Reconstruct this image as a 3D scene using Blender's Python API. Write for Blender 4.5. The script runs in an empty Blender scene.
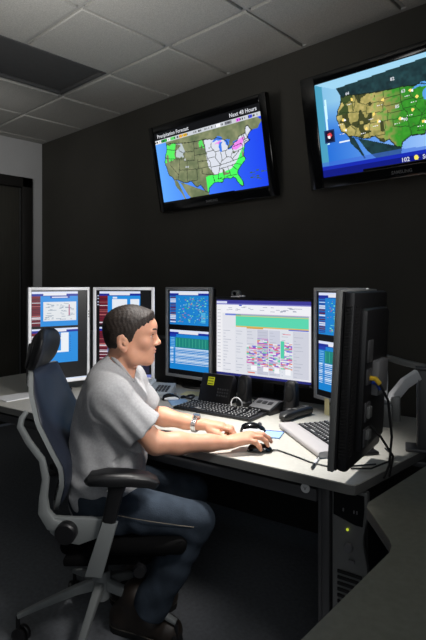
import bpy, bmesh, math, random
import numpy as np
from mathutils import Matrix, Vector, Euler

random.seed(7)
RNG = np.random.RandomState(11)
scene = bpy.context.scene
COL = scene.collection

# ------------------------------------------------------------------ camera, world, lights, exposure
ANG = math.radians(43.1)            # the view is turned 43 degrees from the back wall
CA, SA = math.cos(ANG), math.sin(ANG)


def W(x, d, z=0.0):
    """metres to the side, metres ahead, height -> room coordinates (X along the back wall, Y towards it)"""
    return Vector((CA * x - SA * d, SA * x + CA * d, z))


cam_data = bpy.data.cameras.new('camera')
cam = bpy.data.objects.new('camera', cam_data)
COL.objects.link(cam)
cam.location = (0, 0, 1.37)
cam.rotation_euler = (math.radians(90), 0, ANG)
cam_data.sensor_width = 36
cam_data.sensor_fit = 'AUTO'
cam_data.lens = 519 / 640 * 36
cam_data.shift_y = -35 / 640
cam_data.clip_start = 0.05
scene.camera = cam

world = bpy.data.worlds.new('world')
scene.world = world
world.use_nodes = True
bg = world.node_tree.nodes['Background']
bg.inputs[0].default_value = (0.75, 0.85, 1.0, 1)
bg.inputs[1].default_value = 0.018


def aim(o, target):
    o.rotation_euler = (Vector(target) - o.location).to_track_quat('-Z', 'Y').to_euler()


def area(name, loc, target, size, power, color=(1, 1, 1), size_y=None, spread=180):
    l = bpy.data.lights.new(name, 'AREA')
    l.energy = power
    l.color = color
    l.size = size
    l.spread = math.radians(spread)
    if size_y:
        l.shape = 'RECTANGLE'
        l.size_y = size_y
    o = bpy.data.objects.new(name, l)
    COL.objects.link(o)
    o.location = loc
    aim(o, target)
    return o


def spot(name, loc, target, angle, blend, power, radius, color=(1, 1, 1)):
    l = bpy.data.lights.new(name, 'SPOT')
    l.energy = power
    l.color = color
    l.spot_size = math.radians(angle)
    l.spot_blend = blend
    l.shadow_soft_size = radius
    o = bpy.data.objects.new(name, l)
    COL.objects.link(o)
    o.location = loc
    aim(o, target)
    return o


spot('desk_downlight', W(-0.12, 2.22, 2.6), W(0.10, 2.08, 0.75), 41, 0.85, 310, 0.07, (1.0, 0.97, 0.93))
spot('side_strobe', W(1.15, 1.95, 1.72), W(-0.62, 2.75, 1.16), 36, 0.6, 140, 0.08, (1.0, 0.98, 0.96))
area('studio_softbox', W(0.75, 0.75, 2.25), W(-0.28, 2.02, 0.98), 0.40, 2.9, (1.0, 0.97, 0.94), spread=48)
area('ceiling_bounce', W(-0.75, 1.55, 1.95), W(-0.75, 2.3, 2.82), 0.5, 7.5, (1.0, 0.99, 0.96), spread=130)
area('side_wall_fill', (-3.5, 1.3, 2.45), (-4.92, 2.2, 2.1), 0.5, 1.6, (1.0, 0.99, 0.97), spread=120)  # added fill with no fixture, lifts the dim side wall
area('room_fill', W(-0.2, -0.8, 1.9), W(0.0, 2.0, 0.8), 2.0, 4.0, (0.93, 0.97, 1.0), spread=110)

vs = scene.view_settings
vs.view_transform = 'Standard'
vs.look = 'None'
vs.gamma = 1
vs.use_curve_mapping = False
vs.exposure = 0.0


# ------------------------------------------------------------------ materials
def lin(c):
    """sRGB 0-255 -> linear"""
    return tuple(((v / 255) / 12.92 if v / 255 <= 0.04045 else ((v / 255 + 0.055) / 1.055) ** 2.4) for v in c)


def mat(name, rgb, rough=0.5, metal=0.0, noise=0.0, nscale=30, bump=0.0, bscale=200, spec=0.5, stretch=None, rgb2=None,
        sss=0.0, coat=0.0):
    m = bpy.data.materials.new(name)
    m.use_nodes = True
    nt = m.node_tree
    b = nt.nodes['Principled BSDF']
    c = lin(rgb)
    b.inputs['Base Color'].default_value = (*c, 1)
    b.inputs['Roughness'].default_value = rough
    b.inputs['Metallic'].default_value = metal
    b.inputs['Specular IOR Level'].default_value = spec
    if coat:
        b.inputs['Coat Weight'].default_value = coat
    if sss:
        b.inputs['Subsurface Weight'].default_value = sss
        b.inputs['Subsurface Radius'].default_value = (0.02, 0.008, 0.004)
        b.inputs['Subsurface Scale'].default_value = 0.5
    tc = nt.nodes.new('ShaderNodeTexCoord')
    mp = nt.nodes.new('ShaderNodeMapping')
    nt.links.new(tc.outputs['Object'], mp.inputs[0])
    if stretch:
        mp.inputs['Scale'].default_value = stretch
    if noise or rgb2:
        n = nt.nodes.new('ShaderNodeTexNoise')
        n.inputs['Scale'].default_value = nscale
        n.inputs['Detail'].default_value = 4
        nt.links.new(mp.outputs[0], n.inputs['Vector'])
        r = nt.nodes.new('ShaderNodeValToRGB')
        r.color_ramp.elements[0].position = 0.3
        r.color_ramp.elements[1].position = 0.7
        c2 = lin(rgb2) if rgb2 else tuple(min(1, v * (1 + noise)) for v in c)
        c1 = c if rgb2 else tuple(v * (1 - noise) for v in c)
        r.color_ramp.elements[0].color = (*c1, 1)
        r.color_ramp.elements[1].color = (*c2, 1)
        nt.links.new(n.outputs['Fac'], r.inputs[0])
        nt.links.new(r.outputs[0], b.inputs['Base Color'])
    if bump:
        n2 = nt.nodes.new('ShaderNodeTexNoise')
        n2.inputs['Scale'].default_value = bscale
        n2.inputs['Detail'].default_value = 3
        nt.links.new(mp.outputs[0], n2.inputs['Vector'])
        bp = nt.nodes.new('ShaderNodeBump')
        bp.inputs['Strength'].default_value = bump
        bp.inputs['Distance'].default_value = 0.003
        nt.links.new(n2.outputs['Fac'], bp.inputs['Height'])
        nt.links.new(bp.outputs[0], b.inputs['Normal'])
    return m


def emit(name, rgb, strength):
    m = bpy.data.materials.new(name)
    m.use_nodes = True
    nt = m.node_tree
    b = nt.nodes['Principled BSDF']
    b.inputs['Base Color'].default_value = (0.01, 0.01, 0.01, 1)
    b.inputs['Emission Color'].default_value = (*lin(rgb), 1)
    b.inputs['Emission Strength'].default_value = strength
    return m


def screen_mat(name, strength):
    """a lit display: the picture is a colour attribute, given off as light"""
    m = bpy.data.materials.new(name)
    m.use_nodes = True
    nt = m.node_tree
    b = nt.nodes['Principled BSDF']
    b.inputs['Base Color'].default_value = (0.008, 0.008, 0.008, 1)
    b.inputs['Roughness'].default_value = 0.35
    b.inputs['Specular IOR Level'].default_value = 0.25
    a = nt.nodes.new('ShaderNodeVertexColor')
    a.layer_name = 'Col'
    nt.links.new(a.outputs['Color'], b.inputs['Emission Color'])
    b.inputs['Emission Strength'].default_value = strength
    return m


M = {}
M['wall_dark'] = mat('charcoal wall paint', (76, 74, 69), 0.85, noise=0.06, nscale=3, bump=0.15, bscale=300, spec=0.2)
M['wall_grey'] = mat('grey wall paint', (205, 205, 205), 0.8, noise=0.04, nscale=3, bump=0.1, bscale=300, spec=0.2)
M['door'] = mat('dark door laminate', (72, 70, 64), 0.5, noise=0.15, nscale=6, stretch=(1, 12, 0.6))
M['door_frame'] = mat('black door frame', (40, 38, 36), 0.5)
M['tile'] = mat('ceiling tile', (196, 194, 188), 0.95, noise=0.16, nscale=160, bump=0.5, bscale=240, spec=0.1)
M['tbar'] = mat('ceiling grid', (185, 184, 180), 0.5)
M['vent'] = mat('dark ceiling panel', (98, 98, 98), 0.6, noise=0.05)
M['floor'] = mat('speckled grey floor', (112, 115, 120), 0.6, noise=0.14, nscale=55, spec=0.25)
M['laminate'] = mat('grey desk laminate', (186, 184, 176), 0.42, noise=0.05, nscale=90, spec=0.35)
M['laminate_shaded'] = mat('shaded desk laminate', (134, 134, 122), 0.5, noise=0.08, nscale=60, spec=0.3)  # same desk laminate, weak light put into its darker colour
M['edge'] = mat('grey desk edging', (98, 98, 96), 0.5)
M['steel_dark'] = mat('charcoal steel', (74, 74, 76), 0.45, metal=0.2)
M['black'] = mat('black plastic', (22, 22, 24), 0.42)
M['black_matte'] = mat('matte black plastic', (17, 17, 18), 0.7)
M['gloss_black'] = mat('glossy black plastic', (8, 8, 9), 0.15, coat=0.2)
M['silver'] = mat('silver plastic', (232, 233, 236), 0.4)  # kept extra bright to stand for light on two monitor bezels
M['palm'] = mat('silver grey rubber', (176, 172, 172), 0.45)
M['silver_dim'] = mat('grey metal', (120, 121, 120), 0.42, metal=0.3)
M['bezel_shaded'] = mat('shaded silver plastic', (178, 180, 182), 0.4, metal=0.1)  # same silver as the other bezels, shade put into its colour
M['chair_silver'] = mat('platinum chair plastic', (136, 140, 140), 0.4, metal=0.2)
M['chair_fabric'] = mat('dark blue chair leather', (40, 46, 60), 0.45, bump=0.25, bscale=90)
M['chair_seat'] = mat('black seat fabric', (10, 10, 11), 0.9, bump=0.2, bscale=200, spec=0.1)
M['chair_black'] = mat('black chair leather', (26, 26, 28), 0.42, bump=0.2, bscale=80)
M['skin'] = mat('skin', (207, 152, 125), 0.5, noise=0.07, nscale=28, sss=0.12, bump=0.06, bscale=150, spec=0.35)
M['hair'] = mat('dark brown hair', (38, 28, 22), 0.6, noise=0.5, nscale=60, stretch=(1, 1, 4), bump=0.5, bscale=130)
M['lip'] = mat('lips', (186, 118, 102), 0.45)
M['shirt'] = mat('heather grey cotton', (162, 162, 164), 0.95, noise=0.10, nscale=130, bump=0.25, bscale=35, spec=0.1)
M['jeans'] = mat('blue denim', (48, 56, 66), 0.9, noise=0.22, nscale=22, bump=0.3, bscale=260, spec=0.1)
M['boot'] = mat('dark boot leather', (42, 34, 28), 0.5, noise=0.2, nscale=20)
M['sole'] = mat('black rubber sole', (16, 16, 16), 0.8)
M['stitch'] = mat('tan stitching', (104, 98, 88), 0.8)
M['metal'] = mat('polished steel', (205, 205, 205), 0.25, metal=0.9)
M['white'] = mat('white plastic', (225, 225, 225), 0.4)
M['key'] = mat('black keycaps', (26, 26, 28), 0.5)
M['key_light'] = mat('key legends', (190, 190, 190), 0.6)
M['paper'] = mat('white paper', (215, 216, 218), 0.8)
M['paper_yellow'] = mat('pale yellow paper', (216, 208, 160), 0.8)
M['paper_blue'] = mat('pale blue paper', (150, 185, 225), 0.8)
M['grey_plastic'] = mat('grey plastic', (110, 110, 112), 0.5)
M['beige'] = mat('pale grey phone plastic', (165, 172, 178), 0.5)
M['eye_white'] = mat('eye white', (215, 205, 198), 0.3)
M['iris'] = mat('grey brown iris', (52, 46, 40), 0.2)
M['yellow'] = mat('yellow plug', (210, 175, 40), 0.5)
M['blue_plug'] = mat('blue plug', (30, 70, 170), 0.5)
M['blue'] = mat('bright blue plastic', (30, 80, 200), 0.4)
M['green_lcd'] = emit('yellow green lit label', (200, 205, 40), 0.55)
M['red_led'] = emit('red light', (255, 60, 30), 2.5)
M['green_led'] = emit('amber green light', (200, 215, 60), 0.8)
M['badge'] = mat('white badge', (215, 215, 215), 0.5)
M['screen'] = screen_mat('lit monitor picture', 1.0)
M['screen_tv'] = screen_mat('lit television picture', 1.2)


# ------------------------------------------------------------------ mesh builder
class MB:
    def __init__(self):
        self.v, self.f, self.mi = [], [], []

    def add(self, verts, faces, mi=0):
        o = len(self.v)
        self.v += [tuple(p) for p in verts]
        self.f += [tuple(i + o for i in f) for f in faces]
        self.mi += [mi] * len(faces)
        return self

    def bm(self, bm, mi=0):
        bm.verts.index_update()
        self.add([v.co[:] for v in bm.verts], [[v.index for v in f.verts] for f in bm.faces], mi)
        bm.free()
        return self

    def box(self, c, s, rot=None, bev=0.0, seg=2, mi=0):
        bm = bmesh.new()
        bmesh.ops.create_cube(bm, size=1)
        for v in bm.verts:
            v.co = Vector((v.co.x * s[0], v.co.y * s[1], v.co.z * s[2]))
        if bev:
            bmesh.ops.bevel(bm, geom=bm.edges[:], offset=min(bev, min(s) * 0.49), segments=seg, profile=0.5, affect='EDGES')
        R = Euler(rot).to_matrix() if rot is not None else Matrix.Identity(3)
        for v in bm.verts:
            v.co = R @ v.co + Vector(c)
        return self.bm(bm, mi)

    def prism(self, poly, z0, z1, bev=0.0, mi=0, frame=None):
        """poly in xy raised from z0 to z1; frame: 4x4 applied afterwards"""
        bm = bmesh.new()
        vs_ = [bm.verts.new((p[0], p[1], z0)) for p in poly]
        f = bm.faces.new(vs_)
        r = bmesh.ops.extrude_face_region(bm, geom=[f])
        for e in r['geom']:
            if isinstance(e, bmesh.types.BMVert):
                e.co.z = z1
        bmesh.ops.recalc_face_normals(bm, faces=bm.faces[:])
        if bev:
            ed = [e for e in bm.edges if abs(e.verts[0].co.z - e.verts[1].co.z) < 1e-6]
            bmesh.ops.bevel(bm, geom=ed, offset=bev, segments=2, profile=0.5, affect='EDGES')
        bmesh.ops.triangulate(bm, faces=[f for f in bm.faces if len(f.verts) > 4])
        if frame is not None:
            bmesh.ops.transform(bm, matrix=frame, verts=bm.verts[:])
        return self.bm(bm, mi)

    def tube(self, pts, r, n=8, mi=0, flat=None, up=(0, 0, 1), closed=False):
        """sweep along pts; r: radius or list; flat: (w, h) lists for an oval section whose w axis is sideways to up"""
        pts = [Vector(p) for p in pts]
        m = len(pts)
        rs = r if isinstance(r, (list, tuple)) else [r] * m
        verts, faces = [], []
        prev = None
        for i, p in enumerate(pts):
            if closed:
                t = pts[(i + 1) % m] - pts[i - 1]
            else:
                t = pts[min(i + 1, m - 1)] - pts[max(i - 1, 0)]
            t.normalize()
            if prev is None or flat:
                u = Vector(up)
                if abs(u.dot(t)) > 0.98:
                    u = Vector((1, 0, 0)) if abs(t.x) < 0.9 else Vector((0, 1, 0))
                s = t.cross(u).normalized()
            else:
                s = (prev - t * prev.dot(t)).normalized()
            prev = s
            b = s.cross(t).normalized()
            for k in range(n):
                a = 2 * math.pi * (k + 0.5) / n
                ca, sa = math.cos(a), math.sin(a)
                if flat:
                    e = 0.5
                    ca = math.copysign(abs(ca) ** e, ca)
                    sa = math.copysign(abs(sa) ** e, sa)
                    w_ = flat[0][i] if isinstance(flat[0], (list, tuple)) else flat[0]
                    h_ = flat[1][i] if isinstance(flat[1], (list, tuple)) else flat[1]
                    verts.append(p + s * ca * w_ + b * sa * h_)
                else:
                    verts.append(p + (s * ca + b * sa) * rs[i])
        for i in range(m if closed else m - 1):
            j = (i + 1) % m
            for k in range(n):
                k2 = (k + 1) % n
                faces.append((i * n + k, i * n + k2, j * n + k2, j * n + k))
        if not closed:
            faces.append(tuple(range(n - 1, -1, -1)))
            faces.append(tuple((m - 1) * n + k for k in range(n)))
        return self.add(verts, faces, mi)

    def cyl(self, p0, p1, r0, r1=None, n=20, mi=0):
        return self.tube([p0, p1], [r0, r1 if r1 is not None else r0], n, mi)

    def lathe(self, prof, c=(0, 0, 0), n=24, axis='Z', mi=0):
        verts, faces = [], []
        for r, z in prof:
            for k in range(n):
                a = 2 * math.pi * k / n
                p = (r * math.cos(a), r * math.sin(a), z)
                if axis == 'Y':
                    p = (p[0], p[2], p[1])
                elif axis == 'X':
                    p = (p[2], p[0], p[1])
                verts.append((p[0] + c[0], p[1] + c[1], p[2] + c[2]))
        for i in range(len(prof) - 1):
            for k in range(n):
                k2 = (k + 1) % n
                faces.append((i * n + k, i * n + k2, (i + 1) * n + k2, (i + 1) * n + k))
        faces.append(tuple(range(n - 1, -1, -1)))
        faces.append(tuple((len(prof) - 1) * n + k for k in range(n)))
        return self.add(verts, faces, mi)

    def ball(self, c, r, n=16, mi=0, rot=None):
        bm = bmesh.new()
        bmesh.ops.create_uvsphere(bm, u_segments=n, v_segments=max(6, n // 2), radius=1)
        R = Euler(rot).to_matrix() if rot is not None else Matrix.Identity(3)
        r = (r, r, r) if not isinstance(r, (tuple, list)) else r
        for v in bm.verts:
            v.co = R @ Vector((v.co.x * r[0], v.co.y * r[1], v.co.z * r[2])) + Vector(c)
        return self.bm(bm, mi)

    def sheet(self, fn, nu, nv, thick, mi=0):
        """closed shell of a surface fn(u, v) -> point, thickened by thick(u, v) along its own normal"""
        P = [[Vector(fn(i / nu, j / nv)) for j in range(nv + 1)] for i in range(nu + 1)]
        N = [[None] * (nv + 1) for _ in range(nu + 1)]
        for i in range(nu + 1):
            for j in range(nv + 1):
                a = P[min(i + 1, nu)][j] - P[max(i - 1, 0)][j]
                b = P[i][min(j + 1, nv)] - P[i][max(j - 1, 0)]
                N[i][j] = a.cross(b).normalized()
        verts = [p for row in P for p in row]
        for i in range(nu + 1):
            for j in range(nv + 1):
                verts.append(P[i][j] + N[i][j] * thick(i / nu, j / nv))
        o = (nu + 1) * (nv + 1)
        ix = lambda i, j: i * (nv + 1) + j
        faces = []
        for i in range(nu):
            for j in range(nv):
                q = (ix(i, j), ix(i, j + 1), ix(i + 1, j + 1), ix(i + 1, j))
                faces.append(q)
                faces.append(tuple(o + k for k in reversed(q)))
        ring = [ix(i, 0) for i in range(nu)] + [ix(nu, j) for j in range(nv)] + [ix(i, nv) for i in range(nu, 0, -1)] + [ix(0, j) for j in range(nv, 0, -1)]
        for k in range(len(ring)):
            a, b = ring[k], ring[(k + 1) % len(ring)]
            faces.append((a, b, o + b, o + a))
        return self.add(verts, faces, mi)

    def text(self, s, origin, ex, ey, size, align='LEFT', mi=0, bold=0.0):
        """lettering laid on the plane spanned by ex, ey"""
        cu = bpy.data.curves.new('lettering', 'FONT')
        cu.body = s
        cu.size = size
        cu.align_x = align
        cu.offset = bold
        cu.resolution_u = 2
        o = bpy.data.objects.new('lettering', cu)
        COL.objects.link(o)
        dg = bpy.context.evaluated_depsgraph_get()
        me = bpy.data.meshes.new_from_object(o.evaluated_get(dg))
        ex, ey, origin = Vector(ex), Vector(ey), Vector(origin)
        self.add([origin + ex * v.co.x + ey * v.co.y for v in me.vertices], [tuple(p.vertices) for p in me.polygons], mi)
        bpy.data.objects.remove(o)
        bpy.data.curves.remove(cu)
        bpy.data.meshes.remove(me)
        return self

    def build(self, name, m, parent=None, sharp=40):
        me = bpy.data.meshes.new(name)
        me.from_pydata([tuple(v) for v in self.v], [], self.f)
        bm = bmesh.new()
        bm.from_mesh(me)
        bmesh.ops.recalc_face_normals(bm, faces=bm.faces[:])
        bm.to_mesh(me)
        bm.free()
        for x in (m if isinstance(m, (list, tuple)) else [m]):
            me.materials.append(x)
        if any(self.mi):
            me.polygons.foreach_set('material_index', self.mi)
        me.polygons.foreach_set('use_smooth', [True] * len(me.polygons))
        me.set_sharp_from_angle(angle=math.radians(sharp))
        o = bpy.data.objects.new(name, me)
        COL.objects.link(o)
        if parent is not None:
            o.parent = parent
        return o


def tag(o, label=None, cat=None, group=None, kind=None):
    if label:
        o['label'] = label
    if cat:
        o['category'] = cat
    if group:
        o['group'] = group
    if kind:
        o['kind'] = kind
    return o


def place(o, pos, yaw=0.0):
    o.location = W(*pos)
    o.rotation_euler = (0, 0, ANG + math.radians(yaw))
    return o


def thing(name, label, cat, pos, yaw=0.0, group=None):
    o = bpy.data.objects.new(name, None)
    o.empty_display_size = 0.1
    COL.objects.link(o)
    tag(o, label, cat, group)
    return place(o, pos, yaw)


def copy_tree(o, parent=None):
    c = o.copy()
    COL.objects.link(c)
    if parent is not None:
        c.parent = parent
    for ch in list(o.children):
        copy_tree(ch, c)
    return c


# ------------------------------------------------------------------ pictures on the displays
def vnoise(h, w, cells, rng):
    gy, gx = cells
    g = rng.rand(gy + 2, gx + 2)
    y = np.linspace(0, gy, h)[:, None]
    x = np.linspace(0, gx, w)[None, :]
    y0, x0 = y.astype(int), x.astype(int)
    fy, fx = y - y0, x - x0
    fy, fx = fy * fy * (3 - 2 * fy), fx * fx * (3 - 2 * fx)
    return (g[y0, x0] * (1 - fy) * (1 - fx) + g[y0 + 1, x0] * fy * (1 - fx) + g[y0, x0 + 1] * (1 - fy) * fx + g[y0 + 1, x0 + 1] * fy * fx)


class Canvas:
    """a display's picture: cells with a colour each; u to the right, v upward, both 0..1"""

    def __init__(self, w, h, bgc=(0, 0, 0)):
        self.w, self.h = w, h
        self.a = np.zeros((h, w, 3))
        self.a[:] = bgc
        self.U = ((np.arange(w) + 0.5) / w)[None, :] + np.zeros((h, 1))
        self.V = ((np.arange(h) + 0.5) / h)[:, None] + np.zeros((1, w))

    def rect(self, u0, v0, u1, v1, c):
        i0, i1 = int(round(u0 * self.w)), max(int(round(u0 * self.w)) + 1, int(round(u1 * self.w)))
        j0, j1 = int(round(v0 * self.h)), max(int(round(v0 * self.h)) + 1, int(round(v1 * self.h)))
        self.a[max(j0, 0):j1, max(i0, 0):i1] = c

    def mask(self, pts):
        m = np.zeros((self.h, self.w), bool)
        n = len(pts)
        for i in range(n):
            x0, y0 = pts[i]
            x1, y1 = pts[(i + 1) % n]
            if y0 == y1:
                continue
            c = ((y0 > self.V) != (y1 > self.V)) & (self.U < (x1 - x0) * (self.V - y0) / (y1 - y0) + x0)
            m ^= c
        return m

    def poly(self, pts, c, alpha=1.0):
        m = self.mask(pts)
        self.a[m] = self.a[m] * (1 - alpha) + np.array(c) * alpha
        return m

    def line(self, pts, c, wid=1.0, alpha=1.0):
        px, py = self.U * self.w, self.V * self.h
        for (x0, y0), (x1, y1) in zip(pts[:-1], pts[1:]):
            x0, x1, y0, y1 = x0 * self.w, x1 * self.w, y0 * self.h, y1 * self.h
            dx, dy = x1 - x0, y1 - y0
            t = np.clip(((px - x0) * dx + (py - y0) * dy) / (dx * dx + dy * dy + 1e-9), 0, 1)
            m = np.hypot(px - x0 - t * dx, py - y0 - t * dy) < wid * 0.5
            self.a[m] = self.a[m] * (1 - alpha) + np.array(c) * alpha

    def disc(self, u, v, r, c):
        m = np.hypot((self.U - u) * self.w, (self.V - v) * self.h) < r
        self.a[m] = c

    def mesh(self, name, W_, H_, m, parent, loc=(0, 0, 0)):
        """upright plane facing -y, bottom left corner at loc"""
        w, h = self.w, self.h
        xs = np.linspace(0, W_, w + 1) + loc[0]
        zs = np.linspace(0, H_, h + 1) + loc[2]
        X, Z = np.meshgrid(xs, zs)
        co = np.stack([X, np.full_like(X, loc[1]), Z], -1).reshape(-1, 3)
        i = np.arange(h)[:, None] * (w + 1) + np.arange(w)[None, :]
        q = np.stack([i, i + 1, i + w + 2, i + w + 1], -1).reshape(-1, 4)
        me = bpy.data.meshes.new(name)
        me.vertices.add(len(co))
        me.vertices.foreach_set('co', co.ravel())
        me.loops.add(q.size)
        me.loops.foreach_set('vertex_index', q.ravel().astype(np.int32))
        me.polygons.add(len(q))
        me.polygons.foreach_set('loop_start', (np.arange(len(q)) * 4).astype(np.int32))
        me.update(calc_edges=True)
        c = np.clip(self.a, 0, 255) / 255
        c = np.where(c <= 0.04045, c / 12.92, ((c + 0.055) / 1.055) ** 2.4)
        c = np.concatenate([c, np.ones((h, w, 1))], -1).reshape(-1, 4)
        at = me.color_attributes.new('Col', 'FLOAT_COLOR', 'CORNER')
        at.data.foreach_set('color', np.repeat(c, 4, 0).astype(np.float32).ravel())
        me.materials.append(m)
        me.validate()
        o = bpy.data.objects.new(name, me)
        COL.objects.link(o)
        o.parent = parent
        return o


def albers(lon, lat):
    r = math.radians
    p1, p2, p0 = r(29.5), r(45.5), r(37.5)
    n = (math.sin(p1) + math.sin(p2)) / 2
    c = math.cos(p1) ** 2 + 2 * n * math.sin(p1)
    rho = math.sqrt(max(0, c - 2 * n * math.sin(r(lat)))) / n
    rho0 = math.sqrt(c - 2 * n * math.sin(p0)) / n
    th = n * r(lon + 96)
    return rho * math.sin(th), rho0 - rho * math.cos(th)


NORTH = [(-124.7, 48.4), (-123.2, 48.2), (-122.8, 49), (-116, 49), (-108, 49), (-100, 49), (-95.2, 49), (-94.6, 48.7), (-93, 48.6),
         (-91.5, 48.1), (-89.6, 48), (-88.4, 48.3), (-84.8, 46.8), (-83.5, 46), (-82.5, 45.3), (-82.4, 43), (-83, 42.1), (-81, 42.2),
         (-79, 42.8), (-79.1, 43.4), (-76.8, 43.6), (-75, 45), (-71.5, 45), (-70.8, 45.4), (-70, 46.7), (-69.2, 47.4), (-68, 47.2), (-67.8, 45.7), (-67, 44.8)]
EAST = [(-67, 44.8), (-68.8, 44.4), (-70.2, 43.6), (-70.8, 42.7), (-70.6, 41.9), (-70, 41.7), (-71.3, 41.4), (-72.8, 41.2), (-74, 40.6),
        (-74.1, 39.7), (-75, 38.9), (-75.3, 38), (-76, 37), (-75.6, 35.3), (-76.6, 34.6), (-78, 33.9), (-79.2, 33.2), (-81, 32), (-81.4, 30.7),
        (-80.6, 28.4), (-80.1, 26.8), (-80.4, 25.2), (-81.2, 25.2), (-81.8, 26.2), (-82.7, 27.8), (-82.8, 29), (-84, 30.1), (-85.3, 29.7),
        (-87, 30.4), (-89, 30.4), (-89.4, 29.2), (-90.5, 29.2), (-92, 29.6), (-94, 29.7), (-95.2, 29), (-97, 27.8), (-97.3, 26)]
SOUTH = [(-97.3, 26), (-99, 26.4), (-100.3, 28.3), (-101.4, 29.8), (-102.8, 29.3), (-103.2, 29), (-104.5, 29.6), (-106.5, 31.8), (-108.2, 31.8),
         (-108.2, 31.3), (-111, 31.3), (-114.8, 32.5), (-117.1, 32.5)]
WEST = [(-117.1, 32.5), (-118.4, 33.8), (-120.6, 34.5), (-121.9, 36.6), (-122.5, 37.8), (-123.8, 39.3), (-124.4, 40.4), (-124.1, 42),
        (-124.5, 42.8), (-124, 45), (-124, 46.3), (-124.7, 48.4)]
USA = NORTH + EAST[1:] + SOUTH[1:] + WEST[1:]
MEXICO = [(-117.1, 32.5), (-115.8, 29.5), (-114, 28), (-112, 26), (-110, 23), (-109.5, 23.3), (-111, 26), (-113, 29.3), (-114.7, 31.8), (-113, 31.2),
          (-110.5, 28), (-109, 26), (-106, 23), (-105.5, 20), (-104, 14), (-97, 14), (-97.6, 22), (-97.3, 26)]
CANADA = [(-66, 44.5), (-64, 44.2), (-60, 46), (-63, 50), (-58, 58), (-100, 66), (-135, 60), (-129, 52), (-124.7, 48.4)]
LAKES = [[(-92.1, 46.8), (-89.3, 48), (-87, 48.7), (-85, 47.8), (-84.6, 46.6), (-87.4, 46.6), (-88.3, 47.2), (-90.5, 46.8)],
         [(-87.9, 43), (-87.6, 41.7), (-86.7, 41.8), (-86.2, 43), (-86.3, 44.6), (-85, 45.8), (-87, 45.8), (-87.9, 44.5)],
         [(-84.3, 46), (-83.3, 45), (-83.5, 44), (-82.5, 43.1), (-81.7, 43.5), (-81.3, 45), (-80, 45.2), (-82, 46)],
         [(-83.4, 41.7), (-81.5, 41.5), (-79, 42.7), (-80.5, 42.8), (-82.5, 42.1)],
         [(-79.7, 43.3), (-76.5, 43.5), (-76.3, 44.1), (-79, 43.9)]]
STATES = [[(-124, 46.2), (-119, 45.9), (-117, 46)], [(-117, 49), (-117, 42)], [(-124.1, 42), (-111, 42)], [(-120, 42), (-120, 39), (-114.6, 35)],
          [(-114, 42), (-114, 37), (-114.7, 32.6)], [(-114, 37), (-94.6, 37)], [(-111, 45), (-111, 41), (-104, 41)], [(-116, 49), (-114.5, 45.6), (-111, 44.5)],
          [(-111, 45), (-104, 45)], [(-109, 41), (-109, 31.4)], [(-104, 49), (-104, 41)], [(-102, 41), (-102, 37)], [(-103, 37), (-103, 32), (-106.5, 32)],
          [(-104, 46), (-96.5, 46)], [(-104, 43), (-96.5, 43)], [(-102, 40), (-95.3, 40)], [(-96.8, 49), (-96.5, 43.5), (-95.8, 40.5), (-94.6, 39), (-94.6, 36.5), (-94.3, 33.5), (-93.8, 31), (-93.8, 29.8)],
          [(-100, 37), (-100, 34.6), (-97, 33.8), (-94.4, 33.6)], [(-96.4, 43.5), (-91.2, 43.5)], [(-95.8, 40.6), (-91.5, 40.5)],
          [(-92.2, 46.7), (-92.8, 45), (-91.2, 43.2), (-90.3, 41.8), (-91.3, 40.2), (-89.2, 37), (-89.6, 36), (-91, 33), (-91.6, 31), (-89.7, 31), (-89.6, 30.2)],
          [(-90.6, 42.5), (-87.8, 42.5)], [(-94.4, 36.5), (-89.5, 36.5), (-81.7, 36.6), (-75.9, 36.6)], [(-94, 33), (-91.2, 33)], [(-90.2, 35), (-83.2, 35), (-81, 35.1), (-78.6, 33.9)],
          [(-88.2, 35), (-88.4, 30.4)], [(-85.6, 35), (-85, 32), (-85, 31)], [(-87.6, 31), (-85, 31), (-82, 30.6)], [(-83.2, 35), (-81, 32.1)],
          [(-87.5, 41.7), (-87.5, 38.5), (-89, 37)], [(-84.8, 41.7), (-84.8, 39), (-87.5, 38)], [(-86.8, 41.75), (-83.4, 41.75)], [(-84.8, 39.1), (-82.6, 38.4), (-80.6, 40.5), (-80.5, 42)],
          [(-82.6, 38.3), (-81.7, 36.6)], [(-82, 37.5), (-79, 38.8), (-77.7, 39.4)], [(-80.5, 39.7), (-75.6, 39.75)], [(-79.8, 42), (-75.3, 42), (-74.7, 41.3), (-75.1, 40), (-75.5, 39.4)],
          [(-73.4, 45), (-73.4, 42), (-73.6, 41)], [(-72.5, 45), (-72.4, 42.7)], [(-73.3, 42.7), (-70.9, 42.8)], [(-73.4, 42), (-71.3, 42)], [(-71, 45.2), (-70.8, 43.1)]]


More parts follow.
